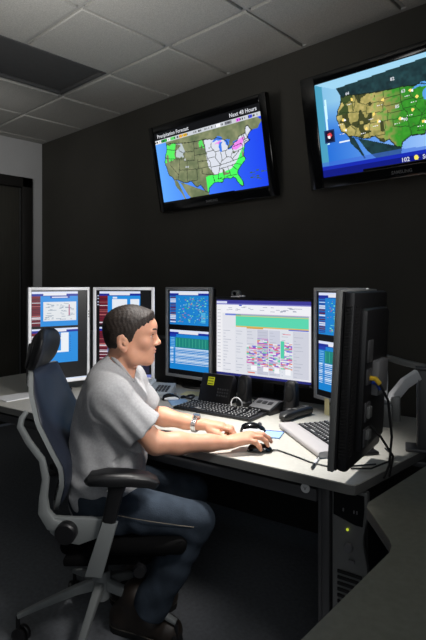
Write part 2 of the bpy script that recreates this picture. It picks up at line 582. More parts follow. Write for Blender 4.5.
def tv_precip():
    c = Canvas(230, 130)
    rng = np.random.RandomState(3)

    def T(p):
        x, y = albers(*p)
        return 0.505 + x * 1.17, 0.40 + y * 1.72
    P = lambda l: [T(p) for p in l]
    u = c.U
    c.a[:] = (np.array([92, 160, 240])[None, None] * (1 - u[..., None]) + np.array([28, 66, 225])[None, None] * u[..., None])
    n1 = vnoise(130, 230, (10, 18), rng) * 0.6 + vnoise(130, 230, (30, 52), rng) * 0.4
    land = c.mask(P(USA)) | c.mask(P(MEXICO)) | c.mask(P(CANADA + WEST[-1:] + NORTH))
    ter = np.array([84, 98, 70])[None, None] * (1 - n1[..., None]) + np.array([146, 148, 112])[None, None] * n1[..., None]
    c.a[land] = ter[land]
    usa = c.mask(P(USA))
    n2 = vnoise(130, 230, (16, 28), rng)

    def blot(poly, col, th=0.0, al=1.0):
        m = c.mask(P(poly)) & usa & (n2 > th)
        c.a[m] = c.a[m] * (1 - al) + np.array(col) * al
    blot([(-125, 49), (-117.5, 49), (-118, 44), (-117, 42), (-121.5, 40.5), (-124.5, 39.5)], (84, 226, 92), 0.22)
    blot([(-117, 49), (-113, 49), (-110, 44.5), (-112, 42), (-117, 43)], (176, 186, 190), 0.42)
    blot([(-112, 42), (-108, 42), (-108, 38), (-111, 38)], (190, 196, 200), 0.62)
    blot([(-101, 49), (-98, 49), (-97, 45.5), (-100, 45.5)], (84, 210, 92), 0.5)
    blot([(-97, 49), (-84, 47), (-67, 47.5), (-69, 42), (-76, 39), (-80, 35.5), (-85, 33), (-93, 33), (-96, 37), (-96.5, 42)], (206, 210, 220), 0.12)
    blot([(-98, 33), (-90, 33.2), (-84, 33.6), (-80, 36), (-76, 39.5), (-70, 42), (-69, 41), (-74, 36), (-80, 25), (-86, 28), (-98, 26)], (70, 236, 92), 0.1)
    blot([(-81, 42.5), (-75, 44), (-72, 44), (-75, 41), (-80, 40)], (226, 130, 226), 0.5)
    blot([(-90, 46), (-86, 46.5), (-86, 45), (-90, 45)], (226, 130, 226), 0.5)
    blot([(-84, 39), (-80, 41), (-79, 39), (-83, 37)], (226, 160, 226), 0.62)
    for l in LAKES:
        c.poly(P(l), (62, 118, 222))
    for s in STATES:
        q = []
        for a, b in zip(s[:-1], s[1:]):
            q += [(a[0] + (b[0] - a[0]) * k / 4, a[1] + (b[1] - a[1]) * k / 4) for k in range(4)]
        c.line(P(q + [s[-1]]), (36, 40, 34), 1.1, 0.75)
    c.line(P(USA + USA[:1]), (24, 28, 26), 1.3, 0.8)
    c.rect(0, 0.90, 1, 1, (14, 15, 18))
    c.rect(0, 0.845, 1, 0.90, (190, 194, 200))
    for a, b, col in ((0.0, .07, (230, 230, 230)), (.07, .13, (40, 160, 60)), (.13, .16, (225, 230, 225)), (.17, .22, (90, 200, 100)), (.26, .29, (235, 170, 50)),
                      (.30, .34, (225, 180, 60)), (.62, .66, (235, 235, 240)), (.70, .76, (120, 122, 130)), (.80, .83, (215, 90, 215)), (.90, .93, (70, 80, 220))):
        c.rect(a, .852, b, .893, col)
    for k in range(60):
        a = rng.rand()
        c.rect(a, .862, a + .006, .882, (30, 32, 36))
    for k in range(14):
        a, b = .86 + rng.rand() * .12, .10 + rng.rand() * .12
        c.rect(a, b, a + .02, b + .012, (60, 92, 60))
    c.rect(0, 0, 1, 0.012, (10, 10, 12))
    return c


def tv_temps():
    c = Canvas(230, 130)
    rng = np.random.RandomState(5)

    def T(p):
        x, y = albers(*p)
        return 0.532 + x * 1.099, 0.465 + y * 1.42
    P = lambda l: [T(p) for p in l]
    u, v = c.U[..., None], c.V[..., None]
    sky = np.array([120, 178, 214]) * (1 - u) + np.array([236, 244, 252]) * u
    sea = np.array([28, 98, 200]) * (1 - u) + np.array([206, 226, 250]) * u
    k = np.clip((v - 0.45) * 3, 0, 1)
    c.a[:] = sea * (1 - k) + sky * k
    c.poly([(0, 1), (0.10, 0.93), (1, 0.99), (1, 1)], (60, 130, 180))
    c.poly([(0.0, 0.12), (0.05, 0.12), (0.05, 0.98), (0, 1)], (70, 150, 180))
    c.poly([(0.05, 0.35), (0.064, 0.35), (0.07, 0.82), (0.055, 0.82)], (196, 232, 240))
    n1 = vnoise(130, 230, (14, 24), rng) * 0.5 + vnoise(130, 230, (40, 70), rng) * 0.5
    dark = c.mask(P(CANADA + WEST[-1:] + NORTH)) | c.mask(P(MEXICO))
    c.a[dark] = (np.array([16, 34, 40]) + n1[..., None] * np.array([20, 36, 34]))[dark]
    c.poly([(0, 1), (0.13, 0.905), (1, 0.985), (1, 1)], (150, 200, 226))
    usa = c.mask(P(USA))
    east = np.clip((c.U - 0.40 + (n1 - 0.5) * 0.25) * 7, 0, 1)[..., None]
    w_ = np.array([206, 186, 118]) * n1[..., None] + np.array([120, 118, 62]) * (1 - n1[..., None])
    e_ = np.array([60, 150, 44]) * n1[..., None] + np.array([34, 112, 30]) * (1 - n1[..., None])
    c.a[usa] = (w_ * (1 - east) + e_ * east)[usa]
    n3 = vnoise(130, 230, (18, 32), rng)
    hills = usa & (n3 > 0.62) & (c.U < 0.42)
    c.a[hills] = (62, 66, 36)
    nw = usa & (c.U < 0.24) & (n3 > 0.35) & (c.V > 0.62)
    c.a[nw] = (58, 74, 38)
    for l in LAKES:
        c.poly(P(l), (84, 150, 214))
    for s in STATES:
        c.line(P(s), (26, 40, 22), 1.0, 0.55)
    c.line(P(USA + USA[:1]), (16, 26, 20), 1.4, 0.8)
    for (lo, la) in ((-119.5, 46.6), (-121.5, 38.6), (-105, 45), (-93.3, 46.2), (-91, 43.2), (-93.2, 38.8), (-111, 34.6), (-98, 36.5), (-120, 34.6), (-108.5, 40), (-90, 33.5), (-106.5, 37)):
        a, b = T((lo, la))
        c.disc(a + .012, b + .012, 1.9, (250, 214, 110))
        if rng.rand() < .6:
            c.disc(a + .022, b + .006, 1.5, (240, 240, 244))
        for q in range(3):
            c.rect(a - .022 + q * .012, b - .034, a - .016 + q * .012, b - .026, (236, 236, 236))
    c.rect(0, 0, 1, 0.115, (14, 24, 120))
    c.rect(0, 0.075, 1, 0.115, (22, 40, 168))
    c.poly([(0, 0.115), (0, 0.16), (0.5, 0.16), (0.9, 0.115)], (60, 100, 200), 0.6)
    c.disc(0.585, 0.052, 3.0, (240, 220, 90))
    c.rect(0.035, 0.36, 0.105, 0.50, (24, 44, 90))
    c.rect(0.045, 0.375, 0.095, 0.485, (16, 20, 44))
    c.disc(0.07, 0.44, 3.6, (206, 60, 66))
    c.disc(0.066, 0.425, 2.2, (230, 230, 236))
    c.rect(0.13, 0.34, 0.2, 0.352, (220, 230, 240))
    return c


RED, NAVY, BLUE, WHITE = (116, 22, 40), (24, 42, 150), (28, 138, 220), (226, 232, 242)


def window_head(c, u0, u1, v1, h=0.022):
    c.rect(u0, v1 - h * 1.0, u1, v1, (214, 222, 244))
    c.rect(u0, v1 - h * 2.2, u1, v1 - h, NAVY)
    c.rect(u0 + (u1 - u0) * .24, v1 - h * 2.0, u0 + (u1 - u0) * .74, v1 - h * .6, (226, 228, 236))


def red_list(c, u0, u1, v0, v1, rng, col=RED):
    c.rect(u0, v0, u1, v1, col)
    v = v0
    while v < v1 - .012:
        r = rng.rand()
        c.rect(u0, v, u1, v + .004, (40, 16, 40))
        if r < .18:
            c.rect(u0, v + .005, u1, v + .014, (222, 214, 222))
        elif r < .3:
            c.rect(u0, v + .005, u1, v + .014, (176, 96, 96))
        v += .018


def pic_wing(kind, seed):
    """two stacked windows with red side lists and white tables"""
    c = Canvas(100, 156, (4, 5, 8))
    rng = np.random.RandomState(seed)
    wid = 0.83 if kind == 'a' else 0.80
    x0 = 0.01 if kind == 'a' else 0.06
    for k, (v0, v1) in enumerate(((0.60, 0.985), (0.195, 0.58))):
        c.rect(x0, v0, wid, v1, BLUE)
        window_head(c, x0, wid, v1)
        red_list(c, x0, x0 + .15, v0, v1 - .05, rng)
        if kind == 'a' and k == 0:
            c.rect(.21, v0 + .06, .80, v0 + .27, (222, 226, 230))
            for q in range(60):
                a, b = .22 + rng.rand() * .5, v0 + .07 + rng.rand() * .18
                c.rect(a, b, a + .02 + rng.rand() * .06, b + .006, (150, 164, 180))
            c.rect(.66, v0 + .12, .675, v0 + .24, (170, 80, 120))
            c.rect(.33, v1 - .075, .68, v1 - .05, (30, 70, 170))
            c.rect(.36, v1 - .068, .64, v1 - .056, (214, 220, 240))
        elif kind == 'a':
            c.rect(.34, v0 + .11, .66, v0 + .33, (232, 238, 244))
            c.rect(.45, v0 + .13, .52, v0 + .26, BLUE)
            c.rect(.45, v0 + .28, .52, v0 + .33, (80, 130, 200))
            for q in range(8):
                c.rect(.68, v0 + .12 + q * .025, .70, v0 + .126 + q * .025, (20, 80, 160))
        elif k == 0:
            c.rect(.29, v0 + .14, .56, v0 + .30, (228, 234, 242))
            c.rect(.62, v0 + .14, .78, v0 + .30, (228, 234, 242))
            c.rect(.30, v0 + .305, .38, v0 + .32, (220, 226, 240))
        else:
            c.rect(.22, v0, wid, v1 - .05, (20, 28, 52))
            c.rect(.30, v0 + .05, .70, v0 + .12, (210, 216, 226))
    if kind == 'a':
        c.rect(0, 0.0, 1, 0.012, (210, 220, 240))
    else:
        c.rect(0.2, 0.045, .96, 0.175, (34, 34, 58))
        c.rect(0, 0.0, 1, 0.03, (120, 130, 196))
        for q in range(4):
            c.rect(.02, .93 - q * .035, .05, .945 - q * .035, (170, 176, 200))
    return c


def pic_map(seed):
    """a blue network map above a green table and white rows"""
    c = Canvas(100, 156, (4, 5, 8))
    rng = np.random.RandomState(seed)
    v0, v1 = 0.59, 0.985
    c.rect(.04, v0, .97, v1, (24, 128, 206))
    window_head(c, .04, .97, v1)
    v = v0 + .01
    while v < v1 - .06:
        c.rect(.05, v, .19, v + .012, [(214, 218, 232), (92, 30, 60), (40, 60, 150)][rng.randint(3)])
        v += .018
    for q in range(150):
        a, b = .24 + rng.rand() * .7, v0 + .02 + rng.rand() * .30
        c.rect(a, b, a + .012 + rng.rand() * .03, b + .007, [(120, 210, 200), (170, 214, 240), (60, 170, 130), (14, 90, 180), (200, 90, 110), (140, 220, 140)][rng.randint(6)])
    for q in range(10):
        c.rect(.80, v0 + .03 + q * .012, .9, v0 + .036 + q * .012, (100, 200, 230))
    v0, v1 = 0.055, 0.525
    c.rect(.04, v0, .97, v1, (24, 128, 206))
    window_head(c, .04, .97, v1)
    c.rect(.04, v1 - .085, .2, v1 - .05, (30, 60, 170))
    c.rect(.18, v1 - .205, .97, v1 - .09, (26, 128, 120))
    for q in range(10):
        c.rect(.2 + q * .078, v1 - .20, .206 + q * .078, v1 - .095, (70, 180, 150))
    for q in range(7):
        c.rect(.06, v1 - .10 - q * .018, .16, v1 - .094 - q * .018, (130, 190, 226))
    for q in range(11):
        v = v1 - .222 - q * .0175
        c.rect(.05, v, .97, v + .0085, (206, 224, 240))
        c.rect(.13, v, .18, v + .0085, (60, 140, 220))
    return c


def pic_sheet():
    c = Canvas(190, 134, (226, 227, 234))
    rng = np.random.RandomState(21)
    c.rect(0, .955, 1, 1, (62, 60, 150))
    c.rect(0, .94, 1, .958, (120, 120, 196))
    c.rect(0, .955, .12, .985, (210, 214, 240))
    c.rect(0, .0, 1, .03, (40, 44, 120))
    c.rect(0, .03, .07, .94, (238, 238, 242))
    c.rect(.07, .83, 1, .94, (240, 240, 246))
    for q in range(26):
        a = .1 + rng.rand() * .85
        b = .85 + rng.rand() * .07
        c.rect(a, b, a + .02 + rng.rand() * .03, b + .008, (170, 174, 192))
    c.rect(.26, .925, .29, .94, (50, 80, 200))
    for q in range(18):
        c.rect(.012, .10 + q * .045, .045, .108 + q * .045, (186, 188, 200))
    c.rect(.10, .795, .22, .82, (110, 130, 214))
    c.rect(.22, .655, .975, .815, (92, 214, 176))
    c.rect(.22, .805, .975, .82, (170, 160, 196))
    c.rect(.22, .80, .28, .81, (70, 170, 150))
    c.rect(.22, .79, .975, .80, (228, 190, 120))
    c.rect(.22, .648, .975, .662, (220, 180, 96))
    c.rect(.34, .632, .52, .65, (210, 160, 80))
    c.rect(.78, .632, .975, .65, (104, 120, 210))
    cols = [(.07, .21), (.215, .335), (.34, .455), (.46, .575), (.58, .695), (.70, .815), (.82, .975)]
    shade = [(228, 229, 236), (222, 224, 232), (214, 216, 226), (196, 198, 214), (204, 207, 222), (222, 226, 234), (206, 208, 220)]
    for (a, b), s in zip(cols, shade):
        c.rect(a, .05, b, .63, s)
        for q in range(14):
            v = .07 + q * .04
            c.rect(a + .01, v, a + .015 + rng.rand() * .09, v + .008, (182, 186, 200))
    pal = [(112, 60, 190), (200, 70, 170), (80, 200, 160), (226, 120, 90), (96, 90, 214), (240, 240, 246), (214, 92, 110), (150, 80, 200)]
    for i, (v0, v1) in ((2, (.16, .42)), (3, (.14, .52)), (4, (.12, .47)), (5, (.15, .50))):
        a, b = cols[i]
        n = 8
        for q in range(int((v1 - v0) / .0135)):
            k = 0
            while k < n:
                wdt = min(1 + rng.randint(3), n - k)
                if rng.rand() < .72:
                    u0 = a + (b - a) * k / n
                    c.rect(u0, v0 + q * .0135, u0 + (b - a) * wdt / n, v0 + q * .0135 + .0115, np.array(pal[rng.randint(len(pal))]) * 0.8 + 44)
                k += wdt
    c.rect(.70, .28, .735, .50, (84, 206, 170))
    for a, b in ((.39, .45), (.52, .575), (.635, .69), (.75, .80)):
        c.rect(a, .08 + rng.rand() * .02, b, .16, (246, 246, 250))
    c.rect(.36, .06, .43, .075, (226, 120, 100))
    c.rect(.72, .585, .80, .592, (226, 110, 130))
    return c


# ------------------------------------------------------------------ implicit surfaces (body, clothes)
class Field:
    def __init__(self, xs, ys, zs):
        self.xs, self.ys, self.zs = xs, ys, zs
        self.vol = np.full((len(xs), len(ys), len(zs)), 0.04, np.float32)

    def sub(self, lo, hi):
        s = []
        for g, a, b in ((self.xs, lo[0], hi[0]), (self.ys, lo[1], hi[1]), (self.zs, lo[2], hi[2])):
            i0, i1 = np.searchsorted(g, a), np.searchsorted(g, b)
            s.append(slice(max(i0, 0), max(i1, i0 + 1)))
        return tuple(s)

    def grids(self, s):
        return (self.xs[s[0]][:, None, None].astype(np.float32), self.ys[s[1]][None, :, None].astype(np.float32), self.zs[s[2]][None, None, :].astype(np.float32))

    def add(self, lo, hi, fn, k=0.01, op='add', pad=0.035):
        s = self.sub([a - pad for a in lo], [b + pad for b in hi])
        v = self.vol[s]
        if 0 in v.shape:
            return
        d = fn(*self.grids(s))
        d = np.broadcast_to(d, v.shape)
        if op == 'add':
            h = np.maximum(k - np.abs(v - d), 0) / k
            self.vol[s] = np.minimum(v, d) - h * h * k * 0.25
        else:
            d = -d if op == 'cut' else d
            h = np.maximum(k - np.abs(v - d), 0) / k
            self.vol[s] = np.maximum(v, d) + h * h * k * 0.25

    def cone(self, p0, p1, r0, r1=None, k=0.012, op='add'):
        r1 = r0 if r1 is None else r1
        p0, p1 = np.array(p0, float), np.array(p1, float)
        R = max(r0, r1)

        def fn(X, Y, Z):
            d = p1 - p0
            L = float(d @ d) + 1e-9
            t = np.clip(((X - p0[0]) * d[0] + (Y - p0[1]) * d[1] + (Z - p0[2]) * d[2]) / L, 0, 1)
            q = np.sqrt((X - p0[0] - t * d[0]) ** 2 + (Y - p0[1] - t * d[1]) ** 2 + (Z - p0[2] - t * d[2]) ** 2)
            return q - (r0 + (r1 - r0) * t)
        self.add(np.minimum(p0, p1) - R, np.maximum(p0, p1) + R, fn, k, op)

    def chain(self, pts, rs, k=0.012):
        for a, b, r0, r1 in zip(pts[:-1], pts[1:], rs[:-1], rs[1:]):
            self.cone(a, b, r0, r1, k)

    def ell(self, c, r, k=0.012, op='add', yaw=0.0, pitch=0.0, xf=None):
        c = np.array(c, float)
        r = np.array(r, float)
        R = max(r)

        def fn(X, Y, Z):
            x, y, z = X - c[0], Y - c[1], Z - c[2]
            cy, sy = math.cos(yaw), math.sin(yaw)
            x, y = cy * x + sy * y, -sy * x + cy * y
            cp, sp = math.cos(pitch), math.sin(pitch)
            x, z = cp * x - sp * z, sp * x + cp * z
            k0 = np.sqrt((x / r[0]) ** 2 + (y / r[1]) ** 2 + (z / r[2]) ** 2)
            k1 = np.sqrt((x / r[0] ** 2) ** 2 + (y / r[1] ** 2) ** 2 + (z / r[2] ** 2) ** 2) + 1e-6
            return k0 * (k0 - 1) / k1
        self.add(c - R, c + R, fn, k, op)

    def loft(self, rows, k=0.02, p=2.3):
        """rows: z, x back, x front, y centre, half width"""
        rows = np.array(rows)
        z = rows[:, 0]

        def fn(X, Y, Z):
            cx = np.interp(Z, z, (rows[:, 1] + rows[:, 2]) / 2)
            ax = np.interp(Z, z, (rows[:, 2] - rows[:, 1]) / 2)
            cy = np.interp(Z, z, rows[:, 3])
            ay = np.interp(Z, z, rows[:, 4])
            q = (np.abs((X - cx) / ax) ** p + np.abs((Y - cy) / ay) ** p) ** (1 / p)
            d = (q - 1) * np.minimum(ax, ay)
            e = np.maximum(z[0] - Z, Z - z[-1])
            return np.maximum(d, e)
        lo = (rows[:, 1].min(), (rows[:, 3] - rows[:, 4]).min(), z[0])
        hi = (rows[:, 2].max(), (rows[:, 3] + rows[:, 4]).max(), z[-1])
        self.add(lo, hi, fn, k)

    def mesh(self, name, m, parent, base, smooth=1):
        vol = self.vol
        s = vol < 0
        nx, ny, nz = vol.shape
        cnt = np.zeros((nx - 1, ny - 1, nz - 1), np.int8)
        for a in (0, 1):
            for b in (0, 1):
                for c in (0, 1):
                    cnt += s[a:nx - 1 + a, b:ny - 1 + b, c:nz - 1 + c]
        act = (cnt > 0) & (cnt < 8)
        I, J, K = np.nonzero(act)
        idx = np.full(act.shape, -1, np.int32)
        idx[I, J, K] = np.arange(len(I))
        pos = np.zeros((len(I), 3))
        num = np.zeros(len(I))
        cor = [(a, b, c) for a in (0, 1) for b in (0, 1) for c in (0, 1)]
        for a in cor:
            for ax in range(3):
                if a[ax]:
                    continue
                b = list(a)
                b[ax] = 1
                va = vol[I + a[0], J + a[1], K + a[2]].astype(float)
                vb = vol[I + b[0], J + b[1], K + b[2]].astype(float)
                mk = (va < 0) != (vb < 0)
                t = np.where(mk, va / np.where(mk, va - vb, 1), 0)
                for q in range(3):
                    pos[:, q] += np.where(mk, a[q] + t * (b[q] - a[q]), 0)
                num += mk
        pos /= num[:, None]
        ii = np.stack([I, J, K], 1) + pos
        P = np.stack([np.interp(ii[:, 0], np.arange(nx), self.xs), np.interp(ii[:, 1], np.arange(ny), self.ys), np.interp(ii[:, 2], np.arange(nz), self.zs)], 1)
        quads = []
        for ax in range(3):
            sl0 = [slice(1, None)] * 3
            sl0[ax] = slice(0, -1)
            sl1 = list(sl0)
            sl1[ax] = slice(1, None)
            a_, b_ = s[tuple(sl0)], s[tuple(sl1)]
            e = np.argwhere(a_ != b_)
            off = np.ones(3, int)
            off[ax] = 0
            e = e + off
            flip = ~s[tuple(e.T)]
            o1, o2 = [(1, 2), (2, 0), (0, 1)][ax]
            lim = np.array(act.shape)
            d1, d2 = np.zeros(3, int), np.zeros(3, int)
            d1[o1] = 1
            d2[o2] = 1
            cells = [e - d1 - d2, e - d2, e, e - d1]
            ok = np.all(np.stack([((q >= 0) & (q < lim)).all(1) for q in cells]), 0)
            q = np.stack([idx[tuple(np.where(ok[:, None], q, 0).T)] for q in cells], 1)
            q = np.where(flip[:, None], q[:, ::-1], q)[ok]
            quads.append(q[(q >= 0).all(1)])
        Q = np.concatenate(quads)
        P = P - np.array(base)
        # light smoothing
        for _ in range(smooth):
            acc = np.zeros_like(P)
            n_ = np.zeros(len(P))
            for a in range(4):
                b = (a + 1) % 4
                np.add.at(acc, Q[:, a], P[Q[:, b]])
                np.add.at(acc, Q[:, b], P[Q[:, a]])
                np.add.at(n_, Q[:, a], 1)
                np.add.at(n_, Q[:, b], 1)
            P = P * 0.5 + 0.5 * acc / np.maximum(n_, 1)[:, None]
        me = bpy.data.meshes.new(name)
        me.vertices.add(len(P))
        me.vertices.foreach_set('co', P.ravel())
        me.loops.add(Q.size)
        me.loops.foreach_set('vertex_index', Q.ravel().astype(np.int32))
        me.polygons.add(len(Q))
        me.polygons.foreach_set('loop_start', (np.arange(len(Q)) * 4).astype(np.int32))
        me.update(calc_edges=True)
        me.validate()
        me.polygons.foreach_set('use_smooth', [True] * len(me.polygons))
        me.materials.append(m)
        o = bpy.data.objects.new(name, me)
        COL.objects.link(o)
        o.parent = parent
        return o


def axis(*segs):
    """segs: (start, end, step) joined"""
    return np.concatenate([np.arange(a, b - 1e-9, s) for a, b, s in segs])


# ------------------------------------------------------------------ the room
WX0, WX1, WY0, WY1, CEIL = -4.92, 2.6, -1.6, 2.69, 2.82
tag(MB().box(((WX0 + WX1) / 2, (WY0 + WY1) / 2, -0.05), (WX1 - WX0, WY1 - WY0, 0.1)).build('floor', M['floor']), kind='structure')
tag(MB().box(((WX0 + WX1) / 2, WY1 + 0.06, 1.45), (WX1 - WX0 + 0.24, 0.12, 3.1)).build('wall_back', M['wall_dark']), kind='structure')
lw = MB()
DY0, DY1, DZ = 1.55, 2.49, 2.36                      # the doorway in the side wall
lw.box((WX0 - 0.06, (DY1 + WY1) / 2, 1.45), (0.12, WY1 - DY1, 3.1))
lw.box((WX0 - 0.06, (DY0 + WY0) / 2, 1.45), (0.12, DY0 - WY0, 3.1))
lw.box((WX0 - 0.06, (DY0 + DY1) / 2, (DZ + 3.0) / 2), (0.12, DY1 - DY0, 3.0 - DZ))
tag(lw.build('wall_left', M['wall_grey']), kind='structure')
door = bpy.data.objects.new('door_1', None)
COL.objects.link(door)
door.location = (WX0, (DY0 + DY1) / 2, 0)
tag(door, 'dark interior door in a black frame on the grey side wall', kind='structure')
fr = MB()
hw = (DY1 - DY0) / 2
for s in (-1, 1):
    fr.box((0.005, s * (hw + 0.03), (DZ + .08) / 2), (0.05, 0.11, DZ + .08), bev=0.006)
fr.box((0.005, 0, DZ + 0.03), (0.05, 2 * hw + 0.16, 0.10), bev=0.006)
fr.build('door_frame', M['door_frame'], door)
MB().box((-0.05, 0, DZ / 2), (0.045, 2 * hw - 0.05, DZ - 0.03), bev=0.003).build('door_leaf', M['door'], door)
hd = MB()
hd.cyl((-0.03, -hw + 0.12, 1.0), (0.03, -hw + 0.12, 1.0), 0.012)
hd.tube([(0.03, -hw + 0.12, 1.0), (0.035, -hw + 0.17, 1.0), (0.035, -hw + 0.24, 1.0)], 0.010)
hd.build('door_handle', M['metal'], door)
tag(MB().box(((WX0 + WX1) / 2, WY1 - 0.006, 0.05), (WX1 - WX0, 0.012, 0.1)).build('baseboard_back', M['black_matte']), kind='structure')

# suspended ceiling: tiles in a grid of bars, one bay of two tiles taken by a dark panel
GX, GY, T_ = -2.348, 2.114, 0.61
cm, tb = MB(), MB()
pan = (GX - 2 * T_, GX - T_, GY - 2 * T_, GY)
kx0, kx1 = -5, 9
ky0, ky1 = -6, 2
for i in range(kx0, kx1):
    for j in range(ky0, ky1):
        x0, x1 = max(GX + i * T_, WX0), min(GX + (i + 1) * T_, WX1)
        y0, y1 = max(GY + j * T_, WY0), min(GY + (j + 1) * T_, WY1)
        if x1 - x0 < 0.01 or y1 - y0 < 0.01:
            continue
        if i == -2 and j in (-2, -1):
            continue
        cm.box(((x0 + x1) / 2, (y0 + y1) / 2, CEIL + 0.006), (x1 - x0 - 0.028, y1 - y0 - 0.028, 0.024), bev=0.005, seg=1)
cm.box(((WX0 + WX1) / 2, (WY0 + WY1) / 2, CEIL + 0.10), (WX1 - WX0, WY1 - WY0, 0.02))
# the bars
tag(cm.build('ceiling', M['tile']), kind='structure')
for i in range(kx0, kx1 + 1):
    x = GX + i * T_
    if WX0 < x < WX1:
        tb.box((x, (WY0 + WY1) / 2, CEIL + 0.012), (0.016, WY1 - WY0, 0.014))
for j in range(ky0, ky1 + 1):
    y = GY + j * T_
    if WY0 < y < WY1:
        for a, b in (((WX0, pan[0]), (pan[1], WX1)) if j == -1 else ((WX0, WX1),)):
            tb.box(((a + b) / 2, y, CEIL + 0.012), (b - a, 0.016, 0.0138))
tb.box(((WX0 + WX1) / 2, WY1 - 0.012, CEIL + 0.004), (WX1 - WX0, 0.024, 0.018))
tb.box((WX0 + 0.012, (WY0 + WY1) / 2, CEIL + 0.004), (0.024, WY1 - WY0, 0.0179))
tag(tb.build('trim_1', M['tbar']), kind='structure')
vp = bpy.data.objects.new('ceiling_vent', None)
COL.objects.link(vp)
vp.location = ((pan[0] + pan[1]) / 2, (pan[2] + pan[3]) / 2, CEIL)
tag(vp, 'long dark unlit panel set into the suspended ceiling grid', 'ceiling vent')
MB().box((0, 0, 0.03), (T_ - 0.06, 2 * T_ - 0.06, 0.01)).build('panel', M['vent'], vp)
f_ = MB()
for s in (-1, 1):
    f_.box((s * (T_ / 2 - 0.024), 0, 0.012), (0.024, 2 * T_ - 0.02, 0.022), bev=0.003)
    f_.box((0, s * (T_ - 0.024), 0.012), (T_ - 0.07, 0.024, 0.022), bev=0.003)
f_.build('frame', M['vent'], vp)

# ------------------------------------------------------------------ desks
DO = (-0.011, 1.946)
DYAW = -34.8
du, dv = (math.cos(math.radians(DYAW)), math.sin(math.radians(DYAW))), (-math.sin(math.radians(DYAW)), math.cos(math.radians(DYAW)))


def DK(u, v):
    """a spot on the long desk: u along its front edge, v in from it"""
    return DO[0] + u * du[0] + v * dv[0], DO[1] + u * du[1] + v * dv[1]


def to_dk(x, d):
    x, d = x - DO[0], d - DO[1]
    return x * du[0] + d * du[1], x * dv[0] + d * dv[1]


TOP = 0.74
desk = thing('desk', 'long grey laminate control desk carrying the portrait monitors and keyboards', 'desk', (*DO, 0), DYAW)
cR = to_dk(0.4514, 1.627)
cS = to_dk(0.733, 1.912)
poly = [(-2.1, 0.0), (cR[0] - 0.03, cR[1]), (cR[0] - 0.008, cR[1] + 0.006), (cR[0], cR[1] + 0.03), cS, (cS[0] + 0.10, 0.98), (-2.1, 0.98)]
w1 = MB()
w1.prism(poly, TOP - 0.004, TOP, mi=0)
w1.prism(poly, TOP - 0.034, TOP - 0.004, mi=1)
w1.build('worktop', [M['laminate'], M['edge']], desk, sharp=20)
MB().box((-0.85, 0.075, 0.652), (2.5, 0.03, 0.042), bev=0.004).build('cross_rail', M['steel_dark'], desk)
MB().box((-0.8, 0.90, 0.40), (2.5, 0.02, 0.60)).build('modesty_panel', M['black_matte'], desk)
for (u, v) in ((0.428, 0.10), (0.428, 0.86), (-1.95, 0.1), (-1.95, 0.86)):
    lg = MB()
    lg.box((u, v, 0.36), (0.030, 0.06, 0.69), bev=0.006)
    lg.box((u - 0.021, v - 0.02, 0.36), (0.012, 0.012, 0.69))
    lg.box((u - 0.012, v, 0.012), (0.05, 0.14, 0.024), bev=0.006)
    lg.build('leg', M['steel_dark'], desk)
bd = MB().lathe([(0.001, -0.003), (0.016, -0.003), (0.017, 0), (0.001, 0)], (0.362, 0.055, 0.672), 24, 'Y')
bo = bd.build('badge', M['badge'], desk)
MB().text('V', (0.362, 0.0515, 0.665), (1, 0, 0), (0, 0, 1), 0.018, 'CENTER').build('badge_mark', M['black'], bo)

fd = thing('console_desk', 'grey worktop in shade-darkened colour with a notched edge next to the computer tower', 'desk', (0.44, 1.25, 0), 0)
fp = [(0.742, 1.807), (0.449, 1.503), (0.437, 1.475), (0.437, 1.285), (0.432, 1.255), (0.415, 1.222), (0.156, 0.921), (-0.02, 0.715), (0.35, 0.42), (1.45, 1.35), (1.15, 1.75)]
fp = [(x - 0.44, d - 1.25) for x, d in fp]
w2 = MB()
w2.prism(fp, TOP - 0.004, TOP, mi=0)
w2.prism(fp, TOP - 0.034, TOP - 0.004, mi=1)
w2.build('worktop', [M['laminate_shaded'], M['edge']], fd, sharp=20)
for (x, d) in ((0.45, 0.62), (1.28, 1.38), (1.02, 1.62)):
    MB().box((x - 0.44, d - 1.25, 0.355), (0.06, 0.06, 0.71), bev=0.006).build('leg', M['steel_dark'], fd)

pt = thing('desk_screen', 'low dark grey privacy screen standing behind the far desk end', 'screen', (*DK(-1.55, 1.03), 0), DYAW)
MB().box((0, 0, 0.53), (1.1, 0.03, 0.98), bev=0.005).build('panel', M['steel_dark'], pt)
for s in (-0.5, 0.5):
    MB().box((s, 0, 0.02), (0.06, 0.3, 0.04), bev=0.008).build('foot', M['black'], pt)
MB().box((0, 0, 1.025), (1.11, 0.036, 0.02), bev=0.004).build('top_rail', M['edge'], pt)

# computer tower under the desk end
tw = thing('computer_tower', 'black computer tower with wavy silver front under the desk end', 'computer', (*DK(0.512, 0.07), 0.0), DYAW)
TW, TH, TB = 0.114, 0.545, 0.15
MB().box((0, 0.25, TB + TH / 2), (TW - 0.006, 0.44, TH), bev=0.006).build('case', M['black'], tw)
cr_ = MB()
cr_.box((0, 0.28, TB / 2), (TW - 0.01, 0.34, TB), bev=0.006)
cr_.build('floor_stand', M['black_matte'], tw)
